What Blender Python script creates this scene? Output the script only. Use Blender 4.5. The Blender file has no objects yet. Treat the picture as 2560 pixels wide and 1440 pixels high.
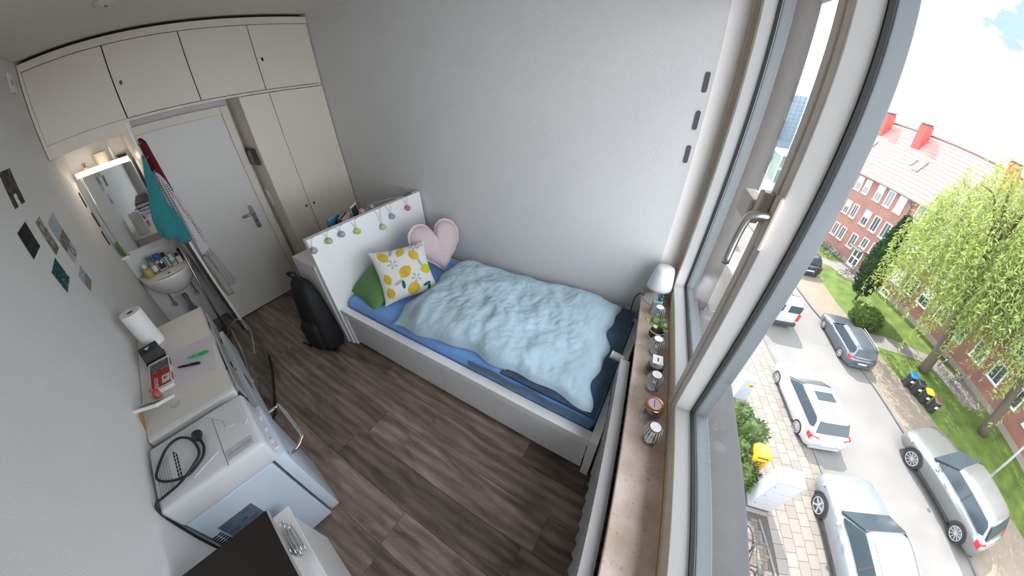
import bpy, bmesh, math, random
from mathutils import Vector, Matrix, noise
random.seed(7)
SC = bpy.context.scene
COL = SC.collection
PI = math.pi

# ------------------------------------------------------------------ camera
def look_axes(yaw, pitch, roll):
    y, p, r = (math.radians(a) for a in (yaw, pitch, roll))
    f = Vector((-math.sin(y)*math.cos(p), math.cos(y)*math.cos(p), -math.sin(p)))
    rt = Vector((math.cos(y), math.sin(y), 0)); up = rt.cross(f)
    return rt*math.cos(r)+up*math.sin(r), -rt*math.sin(r)+up*math.cos(r), f
cam_data = bpy.data.cameras.new('camera'); cam = bpy.data.objects.new('camera', cam_data); COL.objects.link(cam)
_r, _u, _f = look_axes(31.25, 36.936, -1.123)
cam.matrix_world = Matrix(((_r.x, _u.x, -_f.x, 3.157), (_r.y, _u.y, -_f.y, .254), (_r.z, _u.z, -_f.z, 1.898), (0, 0, 0, 1)))
cam_data.type = 'PANO'; cam_data.panorama_type = 'FISHEYE_LENS_POLYNOMIAL'
cam_data.sensor_width = 36; cam_data.sensor_height = 20.25; cam_data.fisheye_fov = math.radians(220)
_q = 2.56/36
cam_data.fisheye_polynomial_k0 = 0
cam_data.fisheye_polynomial_k1 = -1.405*_q
cam_data.fisheye_polynomial_k2 = .357*_q**2
cam_data.fisheye_polynomial_k3 = .163*_q**3
cam_data.fisheye_polynomial_k4 = -.131*_q**4
cam_data.clip_start = .01; cam_data.clip_end = 500
SC.camera = cam

# ------------------------------------------------------------------ colour management, sky, sun
SC.view_settings.view_transform = 'Standard'; SC.view_settings.look = 'None'
SC.view_settings.gamma = 1; SC.view_settings.use_curve_mapping = False
SC.view_settings.exposure = 2.4
SC.cycles.max_bounces = 8; SC.cycles.diffuse_bounces = 5; SC.cycles.glossy_bounces = 3
SC.cycles.transmission_bounces = 4; SC.cycles.transparent_max_bounces = 12
SC.cycles.caustics_reflective = False; SC.cycles.caustics_refractive = False
SC.cycles.sample_clamp_indirect = 6; SC.cycles.use_adaptive_sampling = True; SC.cycles.adaptive_threshold = .06
world = bpy.data.worlds.new('sky'); SC.world = world; world.use_nodes = True
_nt = world.node_tree; _nt.nodes.clear()
def _wn(t): return _nt.nodes.new(t)
_tc = _wn('ShaderNodeTexCoord'); _mp = _wn('ShaderNodeMapping'); _mp.inputs['Scale'].default_value = (1, 1, 2.2)
_no = _wn('ShaderNodeTexNoise'); _no.inputs['Scale'].default_value = 2.6; _no.inputs['Detail'].default_value = 7; _no.inputs['Roughness'].default_value = .55
_cr = _wn('ShaderNodeValToRGB')
_cr.color_ramp.elements[0].position = .37; _cr.color_ramp.elements[0].color = (.10, .135, .155, 1)
_cr.color_ramp.elements[1].position = .47; _cr.color_ramp.elements[1].color = (.93, .985, 1.06, 1)
_bg = _wn('ShaderNodeBackground'); _bg.inputs['Strength'].default_value = 1.35; _ow = _wn('ShaderNodeOutputWorld')
_nt.links.new(_tc.outputs['Generated'], _mp.inputs['Vector']); _nt.links.new(_mp.outputs[0], _no.inputs['Vector'])
_nt.links.new(_no.outputs[0], _cr.inputs[0]); _nt.links.new(_cr.outputs[0], _bg.inputs[0]); _nt.links.new(_bg.outputs[0], _ow.inputs[0])
sun_data = bpy.data.lights.new('sun', 'SUN'); sun_data.energy = 2.2; sun_data.angle = math.radians(.6); sun_data.color = (1, .95, .88)
sun = bpy.data.objects.new('sun', sun_data); COL.objects.link(sun)
sun.rotation_mode = 'QUATERNION'
sun.rotation_quaternion = Vector((.26, -.66, -.80)).to_track_quat('-Z', 'Y')

# ------------------------------------------------------------------ helpers
def lin(h):
    h = h.lstrip('#'); v = [int(h[i:i+2], 16)/255 for i in (0, 2, 4)]
    return tuple((x/12.92 if x <= .04045 else ((x+.055)/1.055)**2.4) for x in v)
MATS = {}
def mat(name, base, rough=.5, metal=0., bump=None, var=None, trans=0., ior=1.45, emit=None, spec=None, coat=0., sheen=0., alpha=1., coord='Object'):
    """base: linear rgb or '#hex'. bump=(scale,strength). var=(scale,amount)."""
    if name in MATS: return MATS[name]
    if isinstance(base, str): base = lin(base)
    m = bpy.data.materials.new(name); m.use_nodes = True; nt = m.node_tree; b = nt.nodes['Principled BSDF']
    b.inputs['Base Color'].default_value = (*base, 1); b.inputs['Roughness'].default_value = rough; b.inputs['Metallic'].default_value = metal
    b.inputs['Transmission Weight'].default_value = trans; b.inputs['IOR'].default_value = ior; b.inputs['Alpha'].default_value = alpha
    if spec is not None: b.inputs['Specular IOR Level'].default_value = spec
    if coat: b.inputs['Coat Weight'].default_value = coat; b.inputs['Coat Roughness'].default_value = .08
    if sheen: b.inputs['Sheen Weight'].default_value = sheen; b.inputs['Sheen Roughness'].default_value = .5
    if emit: b.inputs['Emission Color'].default_value = (*emit[0], 1); b.inputs['Emission Strength'].default_value = emit[1]
    tc = nt.nodes.new('ShaderNodeTexCoord')
    if var:
        n = nt.nodes.new('ShaderNodeTexNoise'); n.inputs['Scale'].default_value = var[0]; n.inputs['Detail'].default_value = 5
        r = nt.nodes.new('ShaderNodeValToRGB'); a = var[1]
        r.color_ramp.elements[0].position = .3; r.color_ramp.elements[1].position = .7
        r.color_ramp.elements[0].color = (*[c*(1-a) for c in base], 1); r.color_ramp.elements[1].color = (*[min(1, c*(1+a)) for c in base], 1)
        nt.links.new(tc.outputs[coord], n.inputs['Vector']); nt.links.new(n.outputs[0], r.inputs[0]); nt.links.new(r.outputs[0], b.inputs['Base Color'])
    if bump:
        n = nt.nodes.new('ShaderNodeTexNoise'); n.inputs['Scale'].default_value = bump[0]; n.inputs['Detail'].default_value = 6
        bp = nt.nodes.new('ShaderNodeBump'); bp.inputs['Strength'].default_value = bump[1]; bp.inputs['Distance'].default_value = .01
        nt.links.new(tc.outputs[coord], n.inputs['Vector']); nt.links.new(n.outputs[0], bp.inputs['Height']); nt.links.new(bp.outputs[0], b.inputs['Normal'])
    MATS[name] = m; return m
def glass_mat(name, tint=(1, 1, 1), refl=1.0):
    """thin clear pane: lets light straight through, mirrors at grazing angles"""
    if name in MATS: return MATS[name]
    m = bpy.data.materials.new(name); m.use_nodes = True; nt = m.node_tree; nt.nodes.clear()
    t = nt.nodes.new('ShaderNodeBsdfTransparent'); t.inputs[0].default_value = (*tint, 1)
    g = nt.nodes.new('ShaderNodeBsdfGlossy'); g.inputs['Roughness'].default_value = .02
    f = nt.nodes.new('ShaderNodeLayerWeight'); f.inputs['Blend'].default_value = .5
    pw = nt.nodes.new('ShaderNodeMath'); pw.operation = 'POWER'; pw.inputs[1].default_value = 5; nt.links.new(f.outputs['Facing'], pw.inputs[0])
    mu = nt.nodes.new('ShaderNodeMath'); mu.operation = 'MULTIPLY_ADD'; mu.inputs[1].default_value = .5*refl; mu.inputs[2].default_value = .02*refl
    x = nt.nodes.new('ShaderNodeMixShader'); o = nt.nodes.new('ShaderNodeOutputMaterial')
    nt.links.new(pw.outputs[0], mu.inputs[0]); nt.links.new(mu.outputs[0], x.inputs[0]); nt.links.new(t.outputs[0], x.inputs[1]); nt.links.new(g.outputs[0], x.inputs[2]); nt.links.new(x.outputs[0], o.inputs[0])
    MATS[name] = m; return m
def vcol_mat(name, rough=.5):
    """printed picture: colours come from the print's own point colours"""
    if name in MATS: return MATS[name]
    m = bpy.data.materials.new(name); m.use_nodes = True; nt = m.node_tree; b = nt.nodes['Principled BSDF']
    a = nt.nodes.new('ShaderNodeVertexColor'); a.layer_name = 'print'; nt.links.new(a.outputs[0], b.inputs['Base Color']); b.inputs['Roughness'].default_value = .75; b.inputs['Specular IOR Level'].default_value = .2
    MATS[name] = m; return m

def link(o, parent=None, label=None, cat=None, group=None, kind=None):
    COL.objects.link(o)
    if parent is not None: o.parent = parent
    if label: o['label'] = label
    if cat: o['category'] = cat
    if group: o['group'] = group
    if kind: o['kind'] = kind
    return o
def thing(name, label, cat, loc=(0, 0, 0), rotz=0., group=None):
    o = bpy.data.objects.new(name, None); o.empty_display_size = .1
    o.location = loc; o.rotation_euler = (0, 0, rotz)
    return link(o, None, label, cat, group)
def orient(o, origin, xa, ya):
    x = Vector(xa).normalized(); y = Vector(ya); y = (y-x*y.dot(x)).normalized(); z = x.cross(y)
    o.matrix_world = Matrix(((x.x, y.x, z.x, origin[0]), (x.y, y.y, z.y, origin[1]), (x.z, y.z, z.z, origin[2]), (0, 0, 0, 1)))
def done(name, bm, m, parent=None, smooth=False, label=None, cat=None, group=None, kind=None, auto=None):
    me = bpy.data.meshes.new(name)
    bmesh.ops.recalc_face_normals(bm, faces=bm.faces[:]) if not getattr(bm, 'is_sheet', False) else None
    bm.to_mesh(me); bm.free()
    for mm in (m if isinstance(m, (list, tuple)) else [m]): me.materials.append(mm)
    if smooth:
        me.polygons.foreach_set('use_smooth', [True]*len(me.polygons))
        if auto: me.set_sharp_from_angle(angle=math.radians(auto))
    o = bpy.data.objects.new(name, me)
    return link(o, parent, label, cat, group, kind)
def BM(): return bmesh.new()
def box(bm, lo, hi, bev=0., M=None, seg=2):
    x0, y0, z0 = lo; x1, y1, z1 = hi
    vs = [bm.verts.new(p) for p in ((x0, y0, z0), (x1, y0, z0), (x1, y1, z0), (x0, y1, z0), (x0, y0, z1), (x1, y0, z1), (x1, y1, z1), (x0, y1, z1))]
    fs = [bm.faces.new([vs[i] for i in q]) for q in ((0, 3, 2, 1), (4, 5, 6, 7), (0, 1, 5, 4), (1, 2, 6, 5), (2, 3, 7, 6), (3, 0, 4, 7))]
    if bev:
        es = list({e for f in fs for e in f.edges})
        r = bmesh.ops.bevel(bm, geom=es, offset=bev, segments=seg, affect='EDGES', profile=.5)
        vs = list({v for f in r['faces'] for v in f.verts} | {v for v in vs if v.is_valid})
    if M is not None: bmesh.ops.transform(bm, matrix=M, verts=[v for v in vs if v.is_valid])
    return bm
def hexa(bm, p):
    """8 corners: bottom 4 (ccw) then top 4"""
    vs = [bm.verts.new(q) for q in p]
    for q in ((0, 3, 2, 1), (4, 5, 6, 7), (0, 1, 5, 4), (1, 2, 6, 5), (2, 3, 7, 6), (3, 0, 4, 7)): bm.faces.new([vs[i] for i in q])
    return bm
def ring(bm, c, ax, r, n, ph=0, rx=None):
    ax = Vector(ax).normalized(); t = Vector((0, 0, 1)) if abs(ax.z) < .9 else Vector((1, 0, 0))
    u = ax.cross(t).normalized(); v = ax.cross(u)
    return [bm.verts.new(Vector(c)+u*(r*math.cos(2*PI*i/n+ph))+v*((rx or r)*math.sin(2*PI*i/n+ph))) for i in range(n)]
def bridge(bm, a, b):
    n = len(a)
    for i in range(n): bm.faces.new((a[i], a[(i+1) % n], b[(i+1) % n], b[i]))
def cyl(bm, p0, p1, r0, r1=None, n=12, cap=True):
    r1 = r0 if r1 is None else r1; ax = Vector(p1)-Vector(p0)
    a = ring(bm, p0, ax, r0, n); b = ring(bm, p1, ax, r1, n); bridge(bm, a, b)
    if cap: bm.faces.new(a[::-1]); bm.faces.new(b)
    return bm
def smooth_path(pts, k=6, closed=False):
    P = [Vector(p) for p in pts]; out = []; n = len(P)
    for i in range(n if closed else n-1):
        p0 = P[(i-1) % n] if closed or i > 0 else P[0]*2-P[1]; p1 = P[i]; p2 = P[(i+1) % n]
        p3 = P[(i+2) % n] if closed or i+2 < n else P[-1]*2-P[-2]
        for j in range(k):
            t = j/k; out.append(.5*((2*p1)+(p2-p0)*t+(2*p0-5*p1+4*p2-p3)*t*t+(3*p1-p0-3*p2+p3)*t**3))
    if not closed: out.append(P[-1])
    return out
def tube(bm, pts, r, n=8, closed=False, k=0):
    P = smooth_path(pts, k, closed) if k else [Vector(p) for p in pts]
    N = len(P); rings = []; up = None
    for i in range(N):
        t = (P[(i+1) % N]-P[(i-1) % N]) if closed or 0 < i < N-1 else (P[1]-P[0] if i == 0 else P[-1]-P[-2])
        if t.length < 1e-9: t = Vector((0, 0, 1))
        t.normalize()
        if up is None: up = t.orthogonal().normalized()
        up = (up-t*up.dot(t));
        if up.length < 1e-6: up = t.orthogonal()
        up.normalize(); s = t.cross(up); rr = r(i/(N-1)) if callable(r) else r
        rings.append([bm.verts.new(P[i]+up*(rr*math.cos(2*PI*j/n))+s*(rr*math.sin(2*PI*j/n))) for j in range(n)])
    for i in range(N-1 if not closed else N): bridge(bm, rings[i], rings[(i+1) % N])
    if not closed: bm.faces.new(rings[0][::-1]); bm.faces.new(rings[-1])
    return bm
def lathe(bm, prof, n=24, c=(0, 0, 0), ax='z', flute=None, sx=1, sy=1):
    """prof: (r,z) list, ends with r=0 closed to a point; flute=(count,depth)"""
    rows = []
    for r, z in prof:
        if r < 1e-6: rows.append([bm.verts.new((c[0], c[1], c[2]+z))]); continue
        row = []
        for i in range(n):
            a = 2*PI*i/n; q = r*(1+(flute[1]*math.cos(flute[0]*a) if flute else 0))
            row.append(bm.verts.new((c[0]+q*math.cos(a)*sx, c[1]+q*math.sin(a)*sy, c[2]+z)))
        rows.append(row)
    for a, b in zip(rows, rows[1:]):
        if len(a) == 1 and len(b) == 1: continue
        if len(a) == 1:
            for i in range(n): bm.faces.new((a[0], b[(i+1) % n], b[i]))
        elif len(b) == 1:
            for i in range(n): bm.faces.new((a[i], a[(i+1) % n], b[0]))
        else: bridge(bm, a, b)
    return bm
def prism(bm, poly, z0, z1, M=None):
    a = [bm.verts.new((x, y, z0)) for x, y in poly]; b = [bm.verts.new((x, y, z1)) for x, y in poly]
    bm.faces.new(a[::-1]); bm.faces.new(b); bridge(bm, a, b)
    if M is not None: bmesh.ops.transform(bm, matrix=M, verts=a+b)
    return bm
def grid(bm, f, nu, nv, idx=None, rev=False):
    V = [[bm.verts.new(f(i/nu, j/nv)) for j in range(nv+1)] for i in range(nu+1)]
    for i in range(nu):
        for j in range(nv):
            q = (V[i][j], V[i+1][j], V[i+1][j+1], V[i][j+1]); fc = bm.faces.new(q[::-1] if rev else q)
            if idx: fc.material_index = idx((i+.5)/nu, (j+.5)/nv)
    return V
def loft(bm, secs, cap=True):
    R = [[bm.verts.new(p) for p in s] for s in secs]
    for a, b in zip(R, R[1:]): bridge(bm, a, b)
    if cap: bm.faces.new(R[0][::-1]); bm.faces.new(R[-1])
    return bm
def sphere(bm, c, r, n=16, m=10, s=(1, 1, 1)):
    return lathe(bm, [(r*math.sin(PI*i/m), -r*math.cos(PI*i/m)*s[2]) for i in range(m+1)], n, c, sx=s[0], sy=s[1])
def text_mesh(name, txt, size, m, parent, loc, rot=(0, 0, 0), ext=.0003, align='CENTER'):
    cu = bpy.data.curves.new(name, 'FONT'); cu.body = txt; cu.size = size; cu.extrude = ext; cu.align_x = align; cu.align_y = 'CENTER'; cu.resolution_u = 2
    t = bpy.data.objects.new(name+'_c', cu); COL.objects.link(t)
    dg = bpy.context.evaluated_depsgraph_get(); me = bpy.data.meshes.new_from_object(t.evaluated_get(dg)); bpy.data.objects.remove(t); bpy.data.curves.remove(cu)
    me.materials.clear(); me.materials.append(m); o = bpy.data.objects.new(name, me); o.location = loc; o.rotation_euler = rot
    return link(o, parent)
def copy_tree(o, parent=None):
    c = o.copy(); COL.objects.link(c); c.parent = parent
    for ch in list(o.children): copy_tree(ch, c)
    return c
def picture(name, w, h, nx, ny, fn, parent, M=None, thick=.0006, rough=.45):
    """flat print on card: fn(u,v)->linear rgb, u right, v up; lies in local xy, front +z"""
    bm = BM(); grid(bm, lambda u, v: ((u-.5)*w, (v-.5)*h, thick), nx, ny)
    b = [bm.verts.new(p) for p in ((-w/2, -h/2, 0), (w/2, -h/2, 0), (w/2, h/2, 0), (-w/2, h/2, 0))]; bm.faces.new(b[::-1])
    lay = bm.loops.layers.float_color.new('print')
    for f in bm.faces:
        for l in f.loops:
            p = l.vert.co; l[lay] = (*fn(p.x/w+.5, p.y/h+.5), 1)
    if M is not None: bmesh.ops.transform(bm, matrix=M, verts=bm.verts[:])
    return done(name, bm, vcol_mat('printed card', rough), parent)
# wall-aligned frames: left wall (local x along the wall towards the window, y into the room); window wall (local x outwards, y along)
LROT = -math.atan(.16); LO = Vector((0, .09))
LE1 = Vector((math.cos(LROT), math.sin(LROT))); LE2 = Vector((-math.sin(LROT), math.cos(LROT)))
def LP(a, b, z=0.): q = LO+LE1*a+LE2*b; return (q.x, q.y, z)
WROT = math.atan(.131); WO = Vector((3.6583, 0))
WE2 = Vector((math.cos(WROT), math.sin(WROT))); WE1 = Vector((-math.sin(WROT), math.cos(WROT)))
def WP(s, d, z=0.): q = WO+WE1*s+WE2*d; return (q.x, q.y, z)
def LM(a=0, b=0, z=0): return Matrix.Translation(LP(a, b, z)) @ Matrix.Rotation(LROT, 4, 'Z')
def WM(s=0, d=0, z=0): return Matrix.Translation(WP(s, d, z)) @ Matrix.Rotation(WROT, 4, 'Z')
def lthing(name, label, cat, a, b, z, group=None, rot=0.): return thing(name, label, cat, LP(a, b, z), LROT+rot, group)
def wthing(name, label, cat, s, d, z, group=None, rot=0.): return thing(name, label, cat, WP(s, d, z), WROT+rot, group)
H = 2.43; W = 2.136; GZ = -8.2
# ------------------------------------------------------------------ materials
M_wall = mat('woodchip wallpaper', (.67, .663, .652), .85, bump=(160, .25))
M_ceil = mat('ceiling paint', (.78, .735, .69), .9, bump=(60, .08))
M_white = mat('white lacquer', (.78, .77, .76), .38, bump=(300, .02))
M_cup = mat('cupboard paint', (.73, .665, .585), .45, bump=(220, .03))
M_gap = mat('dark gap', (.02, .02, .02), .9)
M_bed = mat('white foil', (.88, .88, .88), .35)
M_chrome = mat('chrome', (.75, .75, .76), .12, 1)
M_steel = mat('brushed steel', (.42, .41, .40), .35, 1, bump=(90, .05))
M_black = mat('black plastic', (.018, .018, .02), .45)
M_cream = mat('cream sash vinyl', (.70, .61, .52), .4)
M_ffr = mat('yellowed frame paint', (.72, .57, .37), .4)
M_sash = mat('sash bead vinyl', (.86, .84, .82), .35)
M_rubber = mat('rubber seal', (.01, .01, .01), .7)
M_glass = glass_mat('window glass')
M_mirror = mat('mirror', (.80, .82, .80), .02, 1)
def plank_material():
    m = bpy.data.materials.new('oak look vinyl'); m.use_nodes = True; nt = m.node_tree; b = nt.nodes['Principled BSDF']; N = nt.nodes.new; L = nt.links.new
    g = N('ShaderNodeNewGeometry'); oi = N('ShaderNodeObjectInfo'); mp = N('ShaderNodeMapping'); mp.inputs['Scale'].default_value = (1.3, 7.5, 1)
    ad = N('ShaderNodeVectorMath'); ad.operation = 'ADD'; sc = N('ShaderNodeVectorMath'); sc.operation = 'SCALE'; sc.inputs['Scale'].default_value = 37
    cx = N('ShaderNodeCombineXYZ')
    for i in range(3): L(oi.outputs['Random'], cx.inputs[i])
    L(cx.outputs[0], sc.inputs[0]); L(g.outputs['Position'], ad.inputs[0]); L(sc.outputs[0], ad.inputs[1]); L(ad.outputs[0], mp.inputs[0])
    n1 = N('ShaderNodeTexNoise'); n1.inputs['Scale'].default_value = 2.2; n1.inputs['Detail'].default_value = 8; n1.inputs['Roughness'].default_value = .62; n1.inputs['Distortion'].default_value = .6; L(mp.outputs[0], n1.inputs['Vector'])
    wv = N('ShaderNodeTexWave'); wv.bands_direction = 'Y'; wv.inputs['Scale'].default_value = .75; wv.inputs['Distortion'].default_value = 9; wv.inputs['Detail'].default_value = 3; wv.inputs['Detail Scale'].default_value = .8; L(mp.outputs[0], wv.inputs['Vector'])
    r1 = N('ShaderNodeValToRGB'); e = r1.color_ramp.elements; e[0].position = .30; e[0].color = (.105, .078, .062, 1); e[1].position = .74; e[1].color = (.42, .325, .262, 1)
    r1.color_ramp.elements.new(.5).color = (.24, .182, .146, 1)
    L(n1.outputs[0], r1.inputs[0])
    mx = N('ShaderNodeMix'); mx.data_type = 'RGBA'; mx.blend_type = 'MULTIPLY'; mx.inputs[0].default_value = .30; L(r1.outputs[0], mx.inputs[6]); L(wv.outputs[0], mx.inputs[7])
    hs = N('ShaderNodeHueSaturation'); mr = N('ShaderNodeMapRange'); mr.inputs[3].default_value = .72; mr.inputs[4].default_value = 1.3; L(oi.outputs['Random'], mr.inputs[0]); L(mr.outputs[0], hs.inputs['Value']); L(mx.outputs[2], hs.inputs['Color'])
    L(hs.outputs[0], b.inputs['Base Color']); b.inputs['Roughness'].default_value = .42
    bp = N('ShaderNodeBump'); bp.inputs['Strength'].default_value = .12; bp.inputs['Distance'].default_value = .004; L(n1.outputs[0], bp.inputs['Height']); L(bp.outputs[0], b.inputs['Normal'])
    return m
M_plank = plank_material()

# ------------------------------------------------------------------ room shell
bm = BM(); box(bm, (-.62, -.62, -.12), (3.80, 2.30, -.012)); floor = done('floor', bm, M_gap, kind='structure')
bm = BM(); box(bm, (0, 0, 0), (1, 1, 1)); _pm = done('plank', bm, M_plank).data; bpy.data.objects.remove(bpy.data.objects['plank'])
rr = random.Random(3); y = -.55; first = True
while y < 2.13:
    x = -.60-rr.random()*1.1
    while x < 3.70:
        x0, x1 = max(x, -.60), min(x+1.22, 3.72)
        if x1-x0 > .02:
            o = bpy.data.objects.new('plank', _pm); link(o, floor); o.location = (x0+.0008, y+.0008, -.012); o.scale = (x1-x0-.0016, min(.187, 2.134-y)-.0016, .012)
        x += 1.22
    y += .187
bm = BM(); box(bm, (-.64, -.14, 0), (4.1, 0, H), M=LM()); done('wall_left', bm, M_wall, kind='structure')
bm = BM(); box(bm, (-.64, W, 0), (3.142, W+.16, H)); done('wall_right', bm, M_wall, kind='structure')
bm = BM(); box(bm, (-.66, .0, 0), (-.52, W, H)); done('wall_back', bm, M_wall, kind='structure')
bm = BM(); box(bm, (-.36, .622, 0), (-.287, 1.383, 1.86)); done('wall_doorway', bm, M_wall, kind='structure')
bm = BM(); box(bm, (-.7, -.75, H), (4.0, 2.45, H+.12)); done('ceiling', bm, M_ceil, kind='structure')
# window wall: parapet under the sill, reveal beside the frame, lintel above
bm = BM(); box(bm, (-.14, -.75, 0), (.12, 2.40, .605), M=WM()); done('wall_window', bm, M_wall, kind='structure')
bm = BM()
hexa(bm, [(3.142, W, 0), (3.142, W+.16, 0), (*WP(2.42, .16)[:2], 0), (*WP(2.245, .10)[:2], 0), (3.142, W, H), (3.142, W+.16, H), (*WP(2.42, .16)[:2], H), (*WP(2.245, .10)[:2], H)])
done('wall_reveal', bm, mat('reveal plaster', (.80, .76, .73), .8, bump=(120, .1)), kind='structure')
bm = BM(); box(bm, (-.14, -.75, 2.36), (.12, 2.40, H), M=WM()); box(bm, (-.14, -.75, .64), (.12, -.03, 2.36), M=WM()); done('wall_lintel', bm, M_wall, kind='structure')
M_stone = mat('beige stone sill', (.56, .45, .36), .32, bump=(40, .05))
def stone_nodes():
    nt = M_stone.node_tree; b = nt.nodes['Principled BSDF']; N = nt.nodes.new; L = nt.links.new; tc = N('ShaderNodeTexCoord')
    n = N('ShaderNodeTexNoise'); n.inputs['Scale'].default_value = 9; n.inputs['Detail'].default_value = 7; r = N('ShaderNodeValToRGB')
    r.color_ramp.elements[0].position = .33; r.color_ramp.elements[0].color = (.55, .41, .30, 1); r.color_ramp.elements[1].position = .66; r.color_ramp.elements[1].color = (.80, .66, .58, 1)
    n2 = N('ShaderNodeTexNoise'); n2.inputs['Scale'].default_value = 75; n2.inputs['Detail'].default_value = 3; r2 = N('ShaderNodeValToRGB'); r2.color_ramp.elements[0].position = .27; r2.color_ramp.elements[0].color = (.55, .47, .42, 1); r2.color_ramp.elements[1].position = .37; r2.color_ramp.elements[1].color = (1, 1, 1, 1)
    mx = N('ShaderNodeMix'); mx.data_type = 'RGBA'; mx.blend_type = 'MULTIPLY'; mx.inputs[0].default_value = 1
    L(tc.outputs['Object'], n.inputs['Vector']); L(tc.outputs['Object'], n2.inputs['Vector']); L(n.outputs[0], r.inputs[0]); L(n2.outputs[0], r2.inputs[0]); L(r.outputs[0], mx.inputs[6]); L(r2.outputs[0], mx.inputs[7]); L(mx.outputs[2], b.inputs['Base Color'])
stone_nodes()
ZS = .638
bm = BM(); box(bm, (-.29, -.70, .606), (-.115, 2.235, ZS), .004, M=WM()); done('window_sill', bm, M_stone, kind='structure')
# window_1: fixed frame with two sashes
win = bpy.data.objects.new('window_1', None); link(win, None, kind='structure'); win.location = WP(0, 0, 0); win.rotation_euler = (0, 0, WROT)
bm = BM(); box(bm, (-.115, -.028, ZS-.03), (-.06, 2.235, .697), .003); box(bm, (-.085, -.028, .60), (-.046, 2.235, .715))
box(bm, (-.085, 2.105, .70), (-.046, 2.240, 2.36)); box(bm, (-.048, 1.190, .672), (-.02, 1.270, 2.30)); box(bm, (-.085, -.028, 2.30), (.0, 2.24, 2.358)); box(bm, (-.085, -.028, .72), (.0, .03, 2.30))
done('window_frame', bm, M_ffr, win)
def sash(s0, s1, z0, z1, w, wz, b=.03):
    t = bpy.data.objects.new('sash', None); link(t, win); G = -.07
    bm = BM(); i0, i1, j0, j1 = s0+w, s1-w, z0+wz, z1-wz
    for lo, hi in (((-.125, s0, z0), (-.05, i0, z1)), ((-.125, i1, z0), (-.05, s1, z1)), ((-.125, i0, z0), (-.05, i1, j0)), ((-.125, i0, j1), (-.05, i1, z1))): box(bm, lo, hi, .005)
    done('sash_frame', bm, M_cream, t)
    bm = BM()   # white glazing bead sloping towards the pane
    for (a0, a1, c0, c1), nx in (((i0, i0, j0, j1), (1, 0)), ((i1, i1, j0, j1), (-1, 0)), ((i0, i1, j0, j0), (0, 1)), ((i0, i1, j1, j1), (0, -1))):
        def P(d, s, z, k): return (d, s+nx[0]*k, z+nx[1]*k)
        p = [P(-.122, a0, c0, 0), P(G-.004, a0, c0, b), P(-.055, a0, c0, b), P(-.055, a0, c0, 0)]; q = [P(-.122, a1, c1, 0), P(G-.004, a1, c1, b), P(-.055, a1, c1, b), P(-.055, a1, c1, 0)]
        va = [bm.verts.new(v) for v in p]; vb = [bm.verts.new(v) for v in q]; bridge(bm, va, vb); bm.faces.new(va[::-1]); bm.faces.new(vb)
    done('glazing_bead', bm, M_sash, t)
    bm = BM(); k = .007
    for lo, hi in (((G-.006, i0+b-.001, j0+b), (G+.008, i0+b+k, j1-b)), ((G-.006, i1-b-k, j0+b), (G+.008, i1-b+.001, j1-b)), ((G-.006, i0+b, j0+b-.001), (G+.008, i1-b, j0+b+k)), ((G-.006, i0+b, j1-b-k), (G+.008, i1-b, j1-b+.001))): box(bm, lo, hi)
    done('seal', bm, M_rubber, t)
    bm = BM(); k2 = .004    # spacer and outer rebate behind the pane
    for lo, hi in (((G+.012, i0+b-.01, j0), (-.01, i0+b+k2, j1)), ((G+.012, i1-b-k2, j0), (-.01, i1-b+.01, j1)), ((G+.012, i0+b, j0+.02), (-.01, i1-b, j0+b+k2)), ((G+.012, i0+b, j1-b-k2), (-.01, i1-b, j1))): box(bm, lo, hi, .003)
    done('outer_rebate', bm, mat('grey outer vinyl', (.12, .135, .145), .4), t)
    bm = BM(); box(bm, (G, i0+b-.008, j0+b-.008), (G+.006, i1-b+.008, j1-b+.008)); done('pane', bm, M_glass, t)
    return t
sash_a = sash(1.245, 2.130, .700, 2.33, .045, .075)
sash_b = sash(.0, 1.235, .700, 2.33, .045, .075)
# handle with rose on the near sash, and the screwed-on window lock with its key
hd = bpy.data.objects.new('window_handle', None); link(hd, win); hd.location = (-.125, 1.192, 1.585)
bm = BM(); box(bm, (-.014, -.018, -.072), (0, .018, .072), .006); done('rose', bm, M_cream, hd)
bm = BM(); tube(bm, [(-.01, 0, .018), (-.040, 0, .018), (-.056, .004, .010), (-.060, .012, -.02), (-.060, .022, -.07), (-.058, .028, -.145)], .0105, 10, k=4); done('lever', bm, mat('satin aluminium', (.72, .71, .69), .25, 1), hd, True)
lk = bpy.data.objects.new('window_lock', None); link(lk, win); lk.location = (-.125, 1.262, 1.600)
bm = BM(); box(bm, (-.030, -.018, -.035), (0, .022, .045), .006); box(bm, (-.040, .02, -.055), (-.002, .135, .012), .005); done('lock_case', bm, M_cream, lk)
bm = BM(); cyl(bm, (-.024, .134, -.022), (-.024, .150, -.022), .011, n=14); done('cylinder', bm, M_steel, lk)
bm = BM(); box(bm, (-.026, .150, -.026), (-.022, .166, -.018)); lathe(bm, [(0, -.0015), (.013, -.0015), (.013, .0015), (0, .0015)], 12, (0, 0, 0))
bmesh.ops.transform(bm, matrix=Matrix.Translation((-.024, .176, -.022)) @ Matrix.Rotation(PI/2, 4, 'Y'), verts=[v for v in bm.verts if v.co.y < .05])
done('key', bm, mat('brass key', (.30, .24, .17), .35, 1), lk)
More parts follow.
